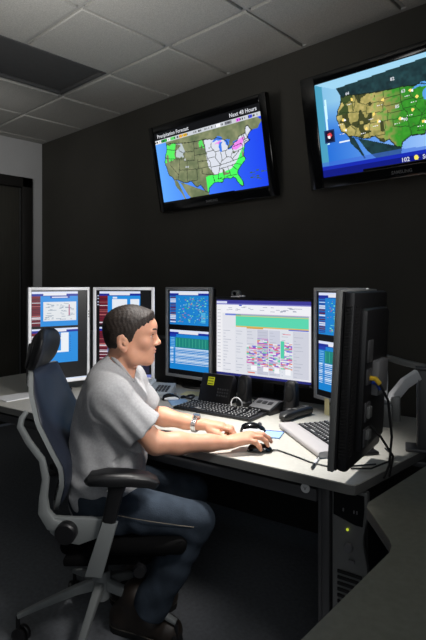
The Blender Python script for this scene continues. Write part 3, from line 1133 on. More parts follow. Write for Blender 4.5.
# wavy front: outline in local x, z
zz = np.linspace(TB, TB + TH, 40)
half = TW / 2
def wav(z):
    t = (z - TB) / TH
    return half + 0.006 - 0.022 * math.exp(-((t - 0.70) / 0.13) ** 2) + 0.004 * math.cos(t * 9)
outline = [(-half - 0.004, float(z)) for z in zz[::-1]] + [(wav(float(z)), float(z)) for z in zz]
FR = Matrix.Rotation(math.radians(90), 4, 'X')
MB().prism(outline, -0.028, -0.004, bev=0.004, frame=FR).build('front_panel', M['silver_dim'], tw, sharp=30)
up = [(-half + 0.002, TB + TH - 0.012), (-half + 0.002, TB + 0.452), (0.02, TB + 0.432), (wav(TB + 0.44) - 0.010, TB + 0.432), (wav(TB + 0.49) - 0.010, TB + 0.49), (wav(TB + TH) - 0.010, TB + TH - 0.012)]
MB().prism(up, -0.004, -0.0005, frame=FR).build('drive_bay_panel', M['gloss_black'], tw, sharp=30)
vs_ = MB()
for k in range(6):
    z = TB + 0.165 + k * 0.020
    vs_.box((0.0, 0.0015, z), (TW - 0.03, 0.006, 0.011), bev=0.002)
vs_.build('vent_grille', M['black_matte'], tw)
MB().lathe([(0.001, -0.006), (0.012, -0.006), (0.016, -0.002), (0.016, 0.004), (0.001, 0.004)], (-0.004, 0.0, TB + 0.352), 24, 'Y').build('power_button', M['grey_plastic'], tw)
MB().ball((-0.006, -0.001, TB + 0.412), 0.0045).build('power_light', M['green_led'], tw)
MB().box((0.008, 0.0, TB + 0.310), (0.022, 0.006, 0.010), bev=0.002).build('maker_plate', M['grey_plastic'], tw)
for x in (-0.02, 0.016, 0.026):
    MB().box((x, -0.0006, TB + 0.475), (0.004, 0.004, 0.010)).build('drive_light', M['grey_plastic'], tw)


# ------------------------------------------------------------------ monitors
def monitor(label, pos, yaw, pic, bezel, w=0.37, h=0.557, bz=0.018, z0=0.80, landscape=False, group=None, foot=True, grille=False, name='monitor'):
    """face towards local -y, centre of the screen plane over pos"""
    t = thing(name, label, 'monitor', (pos[0], pos[1], TOP if foot else z0), yaw, group)
    zb = z0 - (TOP if foot else z0)
    fr = MB()
    d0, d1 = 0.0, 0.020
    for s in (-1, 1):
        fr.box((s * (w / 2 - bz / 2), (d0 + d1) / 2, zb + h / 2), (bz, d1 - d0, h), bev=0.003)
        fr.box((0, (d0 + d1) / 2, zb + (bz / 2 if s < 0 else h - bz / 2)), (w - 2 * bz + .004, d1 - d0, bz), bev=0.003)
    fr.build('bezel', bezel, t)
    hs = MB()
    hs.box((0, 0.018, zb + h / 2), (w - 0.012, 0.018, h - 0.012))
    hs.box((0, 0.043, zb + h / 2), (w - 0.008, 0.034, h - 0.008), bev=0.012)
    hs.box((0, 0.068, zb + h / 2), (w * 0.68, 0.034, h * 0.80), bev=0.014)
    ho = hs.build('back_housing', M['black'], t)
    if grille:
        gr = MB()
        for k in range(46):
            gr.box((-w / 2 + 0.002 + 0, 0.043, zb + 0.05 + k * 0.0102), (0.004, 0.020, 0.0045))
            gr.box((w / 2 - 0.002, 0.043, zb + 0.05 + k * 0.0102), (0.004, 0.020, 0.0045))
            gr.box((w / 2 - 0.030, 0.0605, zb + 0.05 + k * 0.0102), (0.030, 0.003, 0.0045))
        gr.build('vent_grille', M['black_matte'], ho)
    pic.mesh('screen', w - 2 * bz, h - 2 * bz, M['screen'], t, (-w / 2 + bz, 0.0085, zb + bz))
    pb = MB()
    if landscape:
        pb.box((w / 2 - 0.02, -0.0005, zb + bz / 2), (0.012, 0.003, 0.006), bev=0.001)
    else:
        for k in range(3):
            pb.box((w / 2 - bz / 2, -0.0005, zb + h * 0.74 - k * 0.016), (0.006, 0.003, 0.009), bev=0.001)
    pb.build('buttons', M['grey_plastic'], t)
    if foot:
        nk = MB()
        nk.box((0, 0.10, zb + h * 0.22), (0.07, 0.03, h * 0.44 + 2 * (zb - 0.01)), bev=0.006)
        nk.build('neck', M['black'], t)
        bs = MB().lathe([(0.10, 0), (0.105, 0.004), (0.10, 0.012), (0.03, 0.018), (0.001, 0.018)], (0, 0.10, 0), 32)
        bs.build('foot', M['black'], t)
    return t


GRP = 'portrait monitors along the desk'
monitor('silver portrait monitor behind the headrest, white table on its blue upper window', (-0.888, 3.02), 37.6, pic_wing('a', 1), M['silver'], group=GRP)
monitor('silver portrait monitor behind the seated man with red side lists', (-0.535, 3.10), -3, pic_wing('b', 2), M['silver'], group=GRP)
monitor('shade-tinted silver framed portrait monitor beside the wide screen, network map over white rows', (-0.155, 3.16), -38, pic_map(3), M['bezel_shaded'], group=GRP)
m4 = monitor('wide black framed monitor showing a white schedule with coloured blocks', (0.258, 2.825), -36.3, pic_sheet(), M['black'], w=0.635, h=0.462, bz=0.018, z0=0.840, landscape=True)
m4t = monitor('shade-tinted silver framed portrait monitor half hidden behind the monitor turned edge-on', (0.593, 2.465), -63, pic_map(4), M['bezel_shaded'], group=GRP)
m6 = monitor('portrait monitor turned edge-on on an arm, its black back and ports showing', (0.450, 1.745), -123.3, pic_map(5), M['silver_dim'], foot=False, group=GRP, grille=True)  # bezel colour darkened to cut the light on it
m6.rotation_euler = (math.radians(-3), 0, m6.rotation_euler[2])
# back of the turned monitor: ports, plugs, mount plate
for (x, z, a, b) in ((0.09, 0.33, 0.05, 0.07), (0.09, 0.25, 0.05, 0.05), (0.09, 0.14, 0.05, 0.06), (0.09, 0.06, 0.05, 0.06)):
    MB().box((x, 0.086, z + 0.04), (a, 0.006, b), bev=0.003).build('port_panel', M['steel_dark'], m6)
MB().box((0.09, 0.093, 0.11), (0.03, 0.012, 0.03), bev=0.002).build('socket', M['silver_dim'], m6)
MB().box((0.09, 0.093, 0.18), (0.03, 0.010, 0.035), bev=0.002).build('socket', M['silver_dim'], m6)
yp = MB()
yp.tube([(0.085, 0.086, 0.285), (0.085, 0.105, 0.285), (0.08, 0.118, 0.27)], 0.008)
yp.build('yellow_plug', M['yellow'], m6)
bp = MB()
bp.tube([(0.06, 0.086, 0.270), (0.06, 0.105, 0.268), (0.055, 0.115, 0.25)], 0.008)
bp.build('blue_plug', M['blue_plug'], m6)
MB().box((0, 0.095, 0.28), (0.11, 0.022, 0.11), bev=0.004).build('mount_plate', M['grey_plastic'], m6)
cb = MB()
cb.tube([(0.08, 0.118, 0.27), (0.06, 0.14, 0.22), (0.03, 0.15, 0.10), (0.0, 0.14, 0.0), (-0.02, 0.12, -0.055)], 0.004)
cb.tube([(0.06, 0.09, 0.13), (0.05, 0.12, 0.10), (0.0, 0.15, 0.03), (-0.05, 0.13, -0.055)], 0.004)
cb.build('video_cables', M['black_matte'], m6)

# webcam on the wide monitor
wc = thing('webcam', 'small silver webcam clipped on top of the wide monitor', 'webcam', (0.125, 2.925, 0.840 + 0.462), -36)
MB().lathe([(0.001, -0.028), (0.014, -0.026), (0.018, -0.016), (0.018, 0.016), (0.014, 0.026), (0.001, 0.028)], (0, 0.012, 0.020), 20, 'X').build('camera_body', M['silver_dim'], wc)
MB().lathe([(0.001, 0.0), (0.010, 0.0), (0.010, 0.006), (0.001, 0.006)], (0, -0.009, 0.020), 16, 'Y').build('lens', M['gloss_black'], wc)
cl = MB()
cl.box((0, 0.015, 0.003), (0.05, 0.045, 0.006), bev=0.002)
cl.box((0.04, 0.01, 0.006), (0.035, 0.02, 0.010), bev=0.004)
cl.build('clip', M['silver'], wc)


# ------------------------------------------------------------------ televisions
def television(label, t_left, pic, texts, side=0.052):
    W_, H_ = 1.085, 0.622
    o = bpy.data.objects.new('television', None)
    COL.objects.link(o)
    o.location = (t_left + W_ / 2, 2.545, 2.226)
    o.rotation_euler = (math.radians(11.3), 0, 0)
    tag(o, label, 'television', 'wall mounted televisions')
    bz, bb, bt = side, 0.062, 0.052
    f = MB()
    for s in (-1, 1):
        f.box((s * (W_ / 2 - bz / 2), 0.02, 0), (bz, 0.045, H_), bev=0.006)
    f.box((0, 0.02, H_ / 2 - bt / 2), (W_ - 2 * bz + .004, 0.045, bt), bev=0.006)
    f.box((0, 0.02, -H_ / 2 + bb / 2), (W_ - 2 * bz + .004, 0.045, bb), bev=0.006)
    f.box((0, 0.002, -H_ / 2 + bb + 0.004), (0.42, 0.010, 0.016), bev=0.004)
    fo = f.build('bezel', M['gloss_black'], o)
    MB().text('SAMSUNG', (0, -0.0030, -H_ / 2 + 0.022), (1, 0, 0), (0, 0, 1), 0.024, 'CENTER', bold=0.0006).build('maker_logo', M['grey_plastic'], fo)
    b = MB()
    b.box((0, 0.045, 0), (W_ - 0.02, 0.03, H_ - 0.02), bev=0.010)
    b.box((0, 0.066, -0.02), (W_ * 0.7, 0.03, H_ * 0.66), bev=0.012)
    b.build('back_housing', M['black_matte'], o)
    sw, sh = W_ - 2 * bz, H_ - bt - bb
    sx, sz = -W_ / 2 + bz, -H_ / 2 + bb
    so = pic.mesh('screen', sw, sh, M['screen_tv'], o, (sx, 0.004, sz))
    lm = emit('lit lettering', (235, 238, 245), 0.85)
    for (s, u, v, size, al) in texts:
        MB().text(s, (sx + u * sw, 0.0028, sz + v * sh), (1, 0, 0), (0, 0, 1), size, al, bold=0.0005).build('screen_lettering', lm, so)
    mt = MB()
    mt.box((0, 0.084, 0.0), (0.4, 0.012, 0.24), bev=0.003)
    mt.box((0, 0.105, -0.03), (0.10, 0.055, 0.14), bev=0.004)
    mt.build('wall_mount', M['black_matte'], o)
    return o


television('wall television showing the blue sea precipitation map of the United States', -2.985, tv_precip(),
           [('Precipitation Forecast', 0.03, 0.925, 0.037, 'LEFT'), ('Next 48 Hours', 0.975, 0.925, 0.036, 'RIGHT')])
television('wall television showing a tan and green temperature map above a dark blue bar', -1.652, tv_temps(),
           [('102', 0.50, 0.03, 0.030, 'LEFT'), ('Sunny', 0.62, 0.03, 0.030, 'LEFT'), ('82', 0.475, 0.83, 0.022, 'LEFT'), ('63', 0.53, 0.69, 0.022, 'LEFT'),
            ('85', 0.49, 0.56, 0.022, 'LEFT'), ('64', 0.20, 0.81, 0.022, 'LEFT'), ('90', 0.53, 0.42, 0.022, 'LEFT')], side=0.088)

# ------------------------------------------------------------------ monitor arm on its post at the desk end
arm = thing('monitor_bracket', 'grey monitor arm and square post clamped at the desk corner', 'monitor arm', (0.812, 1.975, 0), -20)
ps = MB()
ps.box((0.0, 0, 0.900), (0.070, 0.055, 0.296), bev=0.006)
ps.box((-0.030, -0.030, 0.900), (0.008, 0.012, 0.296), bev=0.002)
ps.box((0.030, -0.030, 0.900), (0.008, 0.012, 0.296), bev=0.002)
ps.box((0, 0, 1.054), (0.080, 0.065, 0.012), bev=0.004)
ps.build('post', M['steel_dark'], arm)
cp = MB()
cp.box((-0.02, 0.0, 0.7475), (0.11, 0.09, 0.013), bev=0.004)
cp.box((0.040, 0.0, 0.715), (0.012, 0.07, 0.07), bev=0.004)
cp.box((-0.005, 0.0, 0.693), (0.09, 0.06, 0.020), bev=0.005)
cp.build('clamp', M['steel_dark'], arm)
# bars from the post to the turned monitor, in the arm's own frame
def AL(x, d):
    a = math.radians(-20)
    x, d = x - 0.812, d - 1.975
    return x * math.cos(a) + d * math.sin(a), -x * math.sin(a) + d * math.cos(a)
def bar(name, pts, w, h, m):
    q = [(*AL(x, d), z) for x, d, z in pts]
    MB().tube(q, 0.01, 12, flat=(w, h)).build(name, m, arm)
bar('lower_link', [(0.775, 1.965, 1.030), (0.72, 1.95, 1.00), (0.672, 1.93, 0.955), (0.655, 1.91, 0.93)], 0.014, 0.022, M['silver'])
bar('upper_link', [(0.690, 2.10, 1.07), (0.675, 2.06, 1.055), (0.655, 1.99, 1.005), (0.630, 1.93, 0.945), (0.625, 1.92, 0.935)], 0.016, 0.022, M['silver'])
bar('top_bar', [(0.812, 1.975, 1.056), (0.75, 2.03, 1.066), (0.675, 2.12, 1.085)], 0.012, 0.012, M['silver_dim'])
kb = MB()
kb.box((*AL(0.634, 1.905), 0.895), (0.05, 0.06, 0.085), bev=0.008)
kb.box((*AL(0.672, 1.91), 0.915), (0.035, 0.05, 0.09), bev=0.008)
kb.build('joint_block', M['silver_dim'], arm)
jn = MB()
jn.cyl((*AL(0.598, 1.90), 0.86), (*AL(0.598, 1.90), 1.03), 0.016)
jn.cyl((*AL(0.598, 1.90), 0.97), (*AL(0.580, 1.80), 1.05), 0.02)
jn.box((*AL(0.575, 1.79), 1.06), (0.05, 0.05, 0.06), bev=0.01)
jn.build('tilt_joint', M['silver_dim'], arm)


# ------------------------------------------------------------------ things on the desk
def keyboard(label, x, d, yaw, L=0.455, B=0.158, rest=False):
    k = thing('keyboard', label, 'keyboard', (x, d, TOP), yaw)
    b = MB()
    b.prism([(-L / 2, -B / 2), (L / 2, -B / 2), (L / 2, B / 2), (-L / 2, B / 2)], 0.0, 0.014, bev=0.004)
    b.build('body', M['black'], k)
    kc, lg_ = MB(), MB()
    nrow = 6
    for r in range(nrow):
        y = B / 2 - 0.018 - r * 0.0238
        z = 0.021 - 0.0006 * r + (0.002 if r == 0 else 0)
        x0 = -L / 2 + 0.012
        n = 0
        while x0 < L / 2 - 0.016:
            wk = 0.0182
            if r == nrow - 1 and 4 <= n <= 4:
                wk = 0.105
            if r in (2, 3, 4) and n == 0:
                wk = 0.028
            gap = 0.012 if (abs(x0 - (L / 2 - 0.155)) < 0.010 or abs(x0 - (L / 2 - 0.088)) < 0.010) else 0.0
            x0 += gap
            if x0 + wk > L / 2 - 0.008:
                break
            kc.box((x0 + wk / 2 - 0.0008, y, z - 0.004), (wk - 0.003, 0.0195, 0.011), bev=0.0025, seg=1)
            lg_.box((x0 + wk / 2 - 0.002, y + 0.002, z + 0.0016), (wk * 0.34, 0.006, 0.0006))
            x0 += wk + 0.0006
            n += 1
    ko = kc.build('keys', M['key'], k)
    lg_.build('key_legends', M['key_light'], ko)
    if rest:
        pr = MB()
        pts = [(-L / 2 + 0.01 + (L - 0.02) * i / 12, -B / 2 - 0.040, 0.013) for i in range(13)]
        pr.tube(pts, 0.01, 16, flat=(0.040, 0.013))
        pr.build('palm_rest', M['palm'], k)
    return k


keyboard('black keyboard with white legends in front of the wide monitor', 0.030, 2.575, DYAW)
keyboard('black keyboard with silver palm rest beside the edge-on monitor', 0.490, 2.115, -77, L=0.43, rest=True)


def mouse(label, x, d, yaw, L=0.105, B=0.062, H=0.038, two=True):
    o = thing('mouse', label, 'mouse', (x, d, TOP), yaw)
    b = MB()
    n1, n2 = 14, 16
    verts, faces = [], []
    for i in range(n1 + 1):
        t = i / n1
        xx = -L / 2 + L * t
        hw_ = B / 2 * (1 - abs(2 * t - 1) ** 3.2) ** 0.5 * (1 - 0.10 * math.sin(math.pi * t))
        hh = H * (math.sin(math.pi * (0.06 + 0.9 * t) ** 0.85)) ** 0.6 if 0 < t < 1 else 0.002
        for j in range(n2 + 1):
            a = math.pi * j / n2
            verts.append((xx, math.cos(a) * max(hw_, 0.001), math.sin(a) ** 0.8 * max(hh, 0.001)))
    for i in range(n1):
        for j in range(n2):
            a = i * (n2 + 1) + j
            faces.append((a, a + 1, a + n2 + 2, a + n2 + 1))
    b.add(verts, faces)
    b.build('shell', M['gloss_black'], o)
    if two:
        s = MB()
        for sg in (-1, 1):
            s.tube([(-L * 0.36, sg * B * 0.40, 0.010), (-L * 0.1, sg * B * 0.465, 0.012), (L * 0.2, sg * B * 0.45, 0.012), (L * 0.4, sg * B * 0.33, 0.008)], [0.006, 0.010, 0.010, 0.004], 10)
        s.build('side_grip', M['silver'], o)
    wl = MB().lathe([(0.001, -0.004), (0.009, -0.004), (0.010, 0), (0.009, 0.004), (0.001, 0.004)], (L * 0.24, 0, H * 0.80), 16, 'Y')
    wl.build('scroll_wheel', M['grey_plastic'], o)
    return o


mouse('black and silver mouse lying free behind the hand', 0.172, 2.225, -8, 0.115, 0.068, 0.042)
mouse('small black mouse under the fingers of the nearer hand', 0.178, 1.968, -4, 0.100, 0.056, 0.030, two=False)
c1 = MB().tube([(x - 0.226, d - 1.968, z - TOP) for x, d, z in ((0.226, 1.966, 0.746), (0.25, 1.965, 0.7435), (0.30, 1.90, 0.7435), (0.345, 1.835, 0.7435), (0.40, 1.79, 0.7435), (0.47, 1.795, 0.7435), (0.57, 1.815, 0.7435))], 0.0026)
tag(place(c1.build('mouse_cable', M['black']), (0.226, 1.968, TOP)), 'thin black cable running from the held mouse across the desk', 'cable')

sp_n = 0
def speaker(label, x, d, led=False):
    o = thing('speaker', label, 'speaker', (x, d, TOP), -30)
    prof = [(0.040, 0.0), (0.043, 0.006), (0.042, 0.02), (0.034, 0.028)]
    MB().lathe(prof, (0, 0, 0), 24).build('base', M['black'], o)
    q = MB().tube([(0, 0.004, 0.024), (0, 0.004, 0.06), (0, 0.006, 0.11), (0, 0.010, 0.145), (0, 0.012, 0.156)], 0.03, 20,
                  flat=([0.032, 0.034, 0.034, 0.030, 0.016], [0.034, 0.034, 0.030, 0.024, 0.012]), up=(0, 1, 0))
    q.build('cabinet', M['black'], o)
    MB().ball((0, -0.026, 0.095), (0.024, 0.010, 0.044)).build('grille', M['black_matte'], o)
    if led:
        MB().ball((0.0, -0.0415, 0.012), 0.004).build('power_light', M['red_led'], o)
    return o


speaker('black rounded desk speaker beside the console with the yellow label', 0.163, 2.715)
speaker('black rounded desk speaker with a red light beside the grey card reader', 0.386, 2.565, led=True)

# console phone with the yellow label
ph = thing('console_phone', 'black sloping console box with a lit yellow label behind the keyboard', 'phone', (0.015, 2.80, TOP), DYAW)
side = [(-0.03, 0.0), (0.05, 0.0), (0.055, 0.12), (0.035, 0.145), (0.02, 0.145)]
FX = Matrix(((0, 0, 1, 0), (1, 0, 0, 0), (0, 1, 0, 0), (0, 0, 0, 1)))
MB().prism(side, -0.10, 0.10, bev=0.004, frame=FX).build('body', M['black'], ph)
tilt = math.atan2(0.05, 0.145)
lb = MB()
lb.box((-0.035, 0.007, 0.108), (0.042, 0.003, 0.044), rot=(-tilt, 0, 0))
lo_ = lb.build('lit_label', M['green_lcd'], ph)
ln = MB()
for k in range(3):
    ln.box((-0.035, 0.0045 - 0.0045 + (k - 1) * 0.0048 + 0.0045, 0.108 + (k - 1) * 0.014), (0.034, 0.002, 0.004), rot=(-tilt, 0, 0))
ln.build('label_lines', M['black'], lo_)
bt = MB()
for i in range(5):
    for j in range(3):
        bt.box((0.02 + i * 0.015, -0.016 + j * 0.0055, 0.04 + j * 0.016), (0.010, 0.004, 0.009), rot=(-tilt, 0, 0), bev=0.001)
bt.build('buttons', M['steel_dark'], ph)

# white looped lead standing on the keyboard's far side
lp = [(0.028 * math.sin(a), 0.006 * math.sin(2 * a), 0.036 - 0.030 * math.cos(a)) for a in np.linspace(0.2, 2 * math.pi - 0.2, 26)]
hs_ = thing('earpiece', 'white looped earpiece standing against the black console', 'earpiece', (0.118, 2.60, TOP), -15)
MB().tube(lp, 0.0032, 8).build('loop', M['white'], hs_)
MB().ball((-0.008, 0, 0.009), (0.012, 0.009, 0.009)).build('plug', M['white'], hs_)

# grey card reader / modem
md = thing('card_reader', 'low grey desk device with dark keys between the two speakers', 'desk device', (0.262, 2.585, TOP), -42)
MB().prism([(-0.058, 0.0), (0.058, 0.0), (0.058, 0.052), (0.03, 0.052), (-0.058, 0.022)], -0.07, 0.07, bev=0.004, frame=FX).build('body', M['black'], md)
tl = math.atan2(0.03, 0.088)
MB().box((0, -0.014, 0.0392), (0.126, 0.086, 0.004), rot=(tl, 0, 0), bev=0.001).build('top_plate', M['grey_plastic'], md)
q = MB()
for i in range(3):
    q.box((-0.035 + i * 0.034, -0.004, 0.0458), (0.024, 0.026, 0.003), rot=(tl, 0, 0), bev=0.001)
q.build('keys', M['black'], md)

# black handset lying in front of the second keyboard
hn = thing('handset', 'long black handset lying between the speaker and second keyboard', 'handset', (0.395, 2.460, TOP), 44)
MB().tube([(-0.11, 0, 0.018), (-0.09, 0, 0.022), (-0.03, 0, 0.026), (0.05, 0, 0.026), (0.09, 0, 0.024), (0.11, 0, 0.018)], 0.02, 16,
          flat=([0.016, 0.028, 0.024, 0.024, 0.030, 0.018], [0.010, 0.020, 0.018, 0.018, 0.020, 0.012])).build('body', M['black'], hn)
q = MB()
q.box((0.035, 0, 0.0445), (0.10, 0.026, 0.003), bev=0.001)
q.build('face_plate', M['silver_dim'], hn)
q = MB()
for i in range(4):
    for j in range(3):
        q.box((0.0 + i * 0.016, -0.008 + j * 0.008, 0.0465), (0.010, 0.005, 0.003), bev=0.001)
q.build('keypad', M['black'], hn)

# note pad, notes, pen, papers
nb = thing('notepad', 'thin pale blue notepad lying beside the two mice', 'notepad', (0.236, 2.178, TOP), -20)
MB().box((0, 0, 0.003), (0.105, 0.088, 0.006), bev=0.001).build('sheets', M['paper_blue'], nb)
MB().box((0, 0.047, 0.0036), (0.105, 0.006, 0.0072), bev=0.001).build('binding', M['blue_plug'], nb)
pn = thing('pen', 'black and white pen lying near the desk front edge', 'pen', (0.362, 1.832, TOP), 68)
MB().tube([(-0.06, 0, 0.005), (-0.02, 0, 0.005)], 0.0048, 12).build('grip', M['black'], pn)
MB().tube([(-0.02, 0, 0.005), (0.045, 0, 0.005)], 0.0048, 12).build('barrel', M['white'], pn)
q = MB().tube([(0.045, 0, 0.005), (0.066, 0, 0.005)], 0.0044, 12)
q.tube([(-0.06, 0, 0.005), (-0.072, 0, 0.0045)], [0.0045, 0.001], 12)
q.tube([(0.06, 0, 0.010), (0.02, 0, 0.0105)], 0.0014, 6)
q.build('cap', M['black'], pn)
st = MB().box((0, 0, 0.04), (0.035, 0.0012, 0.08))
tag(place(st.build('sticky_note', M['paper_yellow']), (0.552, 2.515, 0.722 + 0.018), -63), 'yellow sticky note hanging below the half hidden portrait monitor', 'note')
q = MB().box((0, 0, 0.0015), (0.15, 0.10, 0.003))
tag(place(q.build('paper_sheet', M['paper_yellow']), (-0.100, 3.00, TOP), -20), 'pale yellow paper under the network map monitor', 'paper')
q = MB().box((0, 0, 0.0015), (0.10, 0.13, 0.003))
tag(place(q.build('paper_sheet', M['paper_blue']), (-0.185, 2.79, TOP), 15), 'pale blue paper between the black handset and keyboard', 'paper')
q = MB().box((0, 0, 0.002), (0.15, 0.21, 0.004))
tag(place(q.build('paper_sheet', M['paper']), (-1.10, 2.92, TOP), -40), 'white paper on the far desk end beside the headrest', 'paper')

op = thing('desk_phone', 'pale grey desk phone with keypad behind the man\'s chest', 'phone', (-0.315, 2.985, TOP), -12)
MB().prism([(-0.075, 0), (0.075, 0), (0.075, 0.055), (-0.075, 0.022)], -0.085, 0.085, bev=0.004, frame=FX).build('body', M['beige'], op)
tl = math.atan2(0.033, 0.15)
q = MB()
for i in range(4):
    for j in range(4):
        q.box((0.0 + i * 0.02, -0.04 + j * 0.022, 0.0395 + (-0.04 + j * 0.022) * math.tan(tl)), (0.014, 0.015, 0.006), rot=(tl, 0, 0), bev=0.001)
q.build('keypad', M['steel_dark'], op)
MB().tube([(-0.055, -0.07, 0.036), (-0.055, -0.04, 0.05), (-0.055, 0.04, 0.066), (-0.055, 0.07, 0.066)], 0.018, 12, flat=([0.02, 0.017, 0.017, 0.02], 0.012)).build('receiver', M['beige'], op)
mouse('black mouse between the man\'s chest and the pale grey phone', -0.232, 2.850, 10, 0.10, 0.062, 0.036)
rr = thing('cable_bundle', 'dark cable lump lying beside the keyboard and console box', 'cable', (-0.140, 2.875, TOP), 0)
MB().tube([(0.032 * math.cos(a) * (1 + 0.2 * math.sin(3 * a)), 0.022 * math.sin(a), 0.010 + 0.006 * math.sin(2 * a)) for a in np.linspace(0, 4 * math.pi, 40)], 0.006, 8).build('coils', M['black'], rr)
c2 = MB().tube([(x - 0.6, d - 1.9, z - TOP) for x, d, z in ((0.66, 1.99, 0.7445), (0.66, 1.91, 0.7445), (0.64, 1.85, 0.7445), (0.60, 1.815, 0.7475), (0.54, 1.77, 0.7445), (0.47, 1.77, 0.7445))], 0.003)
tag(place(c2.build('power_cable', M['black_matte']), (0.6, 1.9, TOP)), 'black cable curving on the desk behind the edge-on monitor', 'cable')

# ------------------------------------------------------------------ the office chair
HB = (-0.44, 2.05)
ch = thing('office_chair', 'platinum and black swivel office chair with headrest under the seated man', 'chair', (*HB, 0), 0)


def L(x, d, z):
    return (x - HB[0], d - HB[1], z)


yc = 2.04 - HB[1]
bz_ = [0.56, 0.60, 0.67, 0.73, 0.80, 0.885, 0.978, 1.064]
bx_ = [-0.565, -0.550, -0.528, -0.530, -0.568, -0.615, -0.648, -0.668]
bw_ = [0.17, 0.20, 0.225, 0.232, 0.230, 0.220, 0.19, 0.135]


def bk(u, v, off=0.0):
    z = 0.56 + (1.050 - 0.56) * u
    w_ = 2 * v - 1
    x = np.interp(z, bz_, bx_) - 0.035 * (1 - w_ * w_) + off
    return (x - HB[0], yc + w_ * np.interp(z, bz_, bw_), z)


MB().sheet(lambda u, v: bk(u, v, 0.010), 28, 20, lambda u, v: -(0.026 * (1 - (2 * v - 1) ** 6) * (1 - (2 * u - 1) ** 10) + 0.002)).build('back_cushion', M['chair_fabric'], ch, sharp=60)
shl = MB().sheet(lambda u, v: bk(u, v, 0.008), 28, 20, lambda u, v: 0.016)
so_ = shl.build('back_shell', M['chair_silver'], ch, sharp=60)
sl = MB()
for k in range(7):
    u = 0.08 + k * 0.045
    pts = [Vector(bk(u + 0.03 * (j / 8), 0.06 + 0.20 * (j / 8), -0.010)) for j in range(9)]
    sl.tube(pts, 0.004, 6)
sl.build('shell_slots', M['black_matte'], so_)
for s in (-1, 1):
    q = MB()
    pts = [L(-0.655, 2.04 + s * 0.215, 0.925), L(-0.668, 2.04 + s * 0.225, 0.905), L(-0.672, 2.04 + s * 0.232, 0.878), L(-0.640, 2.04 + s * 0.238, 0.825), L(-0.592, 2.04 + s * 0.242, 0.765),
           L(-0.578, 2.04 + s * 0.245, 0.70), L(-0.585, 2.04 + s * 0.248, 0.64), L(-0.583, 2.04 + s * 0.25, 0.59), L(-0.555, 2.04 + s * 0.25, 0.55), L(-0.50, 2.04 + s * 0.25, 0.535)]
    q.tube(pts, 0.012, 12, flat=([0.008, 0.010, 0.011, 0.011, 0.011, 0.012, 0.014, 0.02, 0.024, 0.022], [0.009, 0.010, 0.010, 0.010, 0.010, 0.012, 0.012, 0.016, 0.02, 0.022]), up=(0, 1, 0))
    q.build('back_support', M['chair_silver'], ch)
    b = MB()
    FP = Matrix(((1, 0, 0, 0), (0, 0, -1, 0), (0, 1, 0, 0), (0, 0, 0, 1)))
    prof = [(-0.565, 0.575), (-0.52, 0.572), (-0.345, 0.566), (-0.345, 0.535), (-0.40, 0.50), (-0.46, 0.478), (-0.52, 0.488), (-0.56, 0.52)]
    prof = [(x - HB[0], z) for x, z in prof]
    b.prism(prof, -(yc + s * 0.25) - 0.012, -(yc + s * 0.25) + 0.012, bev=0.004, frame=FP)
    b.build('side_bracket', M['chair_silver'], ch, sharp=30)
    k = MB().lathe([(0.001, -0.030), (0.030, -0.030), (0.036, -0.024), (0.038, 0.0), (0.001, 0.0)] if s < 0 else [(0.001, 0.0), (0.038, 0.0), (0.036, 0.024), (0.030, 0.03), (0.001, 0.03)],
                   L(-0.500, 2.04 + s * 0.263, 0.527), 28, 'Y')
    k.build('tension_knob', M['black'], ch)
    a = MB()
    prof = [(-0.372, 0.574), (-0.322, 0.567), (-0.374, 0.385), (-0.432, 0.39)]
    prof = [(x - HB[0], z) for x, z in prof]
    a.prism(prof, -(yc + s * 0.285) - 0.014, -(yc + s * 0.285) + 0.014, bev=0.004, frame=FP)
    a.build('arm_upright', M['chair_silver'], ch, sharp=30)
    a = MB()
    a.tube([L(-0.362, 2.04 + s * 0.285, 0.53), L(-0.345, 2.04 + s * 0.285, 0.60), L(-0.33, 2.04 + s * 0.282, 0.665), L(-0.325, 2.04 + s * 0.28, 0.695)], 0.02, 12,
           flat=([0.024, 0.024, 0.026, 0.034], [0.013, 0.014, 0.018, 0.028]), up=(0, 1, 0))
    a.build('arm_post', M['black'], ch)
    pts = [L(-0.432, 2.04 + s * 0.275, 0.702), L(-0.415, 2.04 + s * 0.275, 0.712), L(-0.36, 2.04 + s * 0.275, 0.717), L(-0.29, 2.04 + s * 0.27, 0.714), L(-0.225, 2.04 + s * 0.258, 0.702), L(-0.198, 2.04 + s * 0.252, 0.690), L(-0.188, 2.04 + s * 0.25, 0.684)]
    a = MB().tube(pts, 0.04, 16, flat=([0.018, 0.040, 0.048, 0.046, 0.042, 0.034, 0.012], [0.009, 0.019, 0.023, 0.022, 0.020, 0.016, 0.007]))
    a.build('armrest', M['chair_black'], ch)
# headrest: a bowed oval pad on a thin shell
def oval(name, m, c, rad, bow, lean):
    F = Field(axis((-0.80, -0.56, 0.005)), axis((1.86, 2.22, 0.005)), axis((0.98, 1.26, 0.005)))

    def fn(X, Y, Z):
        y, z = Y - c[1], Z - c[2]
        x = X - c[0] - bow * y * y - lean * z
        k0 = (np.abs(x / rad[0]) ** 2.2 + np.abs(y / rad[1]) ** 2.8 + np.abs(z / rad[2]) ** 2.5) ** (1 / 2.3)
        return (k0 - 1) * rad[0]
    F.add((-0.80, 1.86, 0.98), (-0.56, 2.22, 1.26), fn)
    return F.mesh(name, m, ch, (HB[0], HB[1], 0), smooth=2)


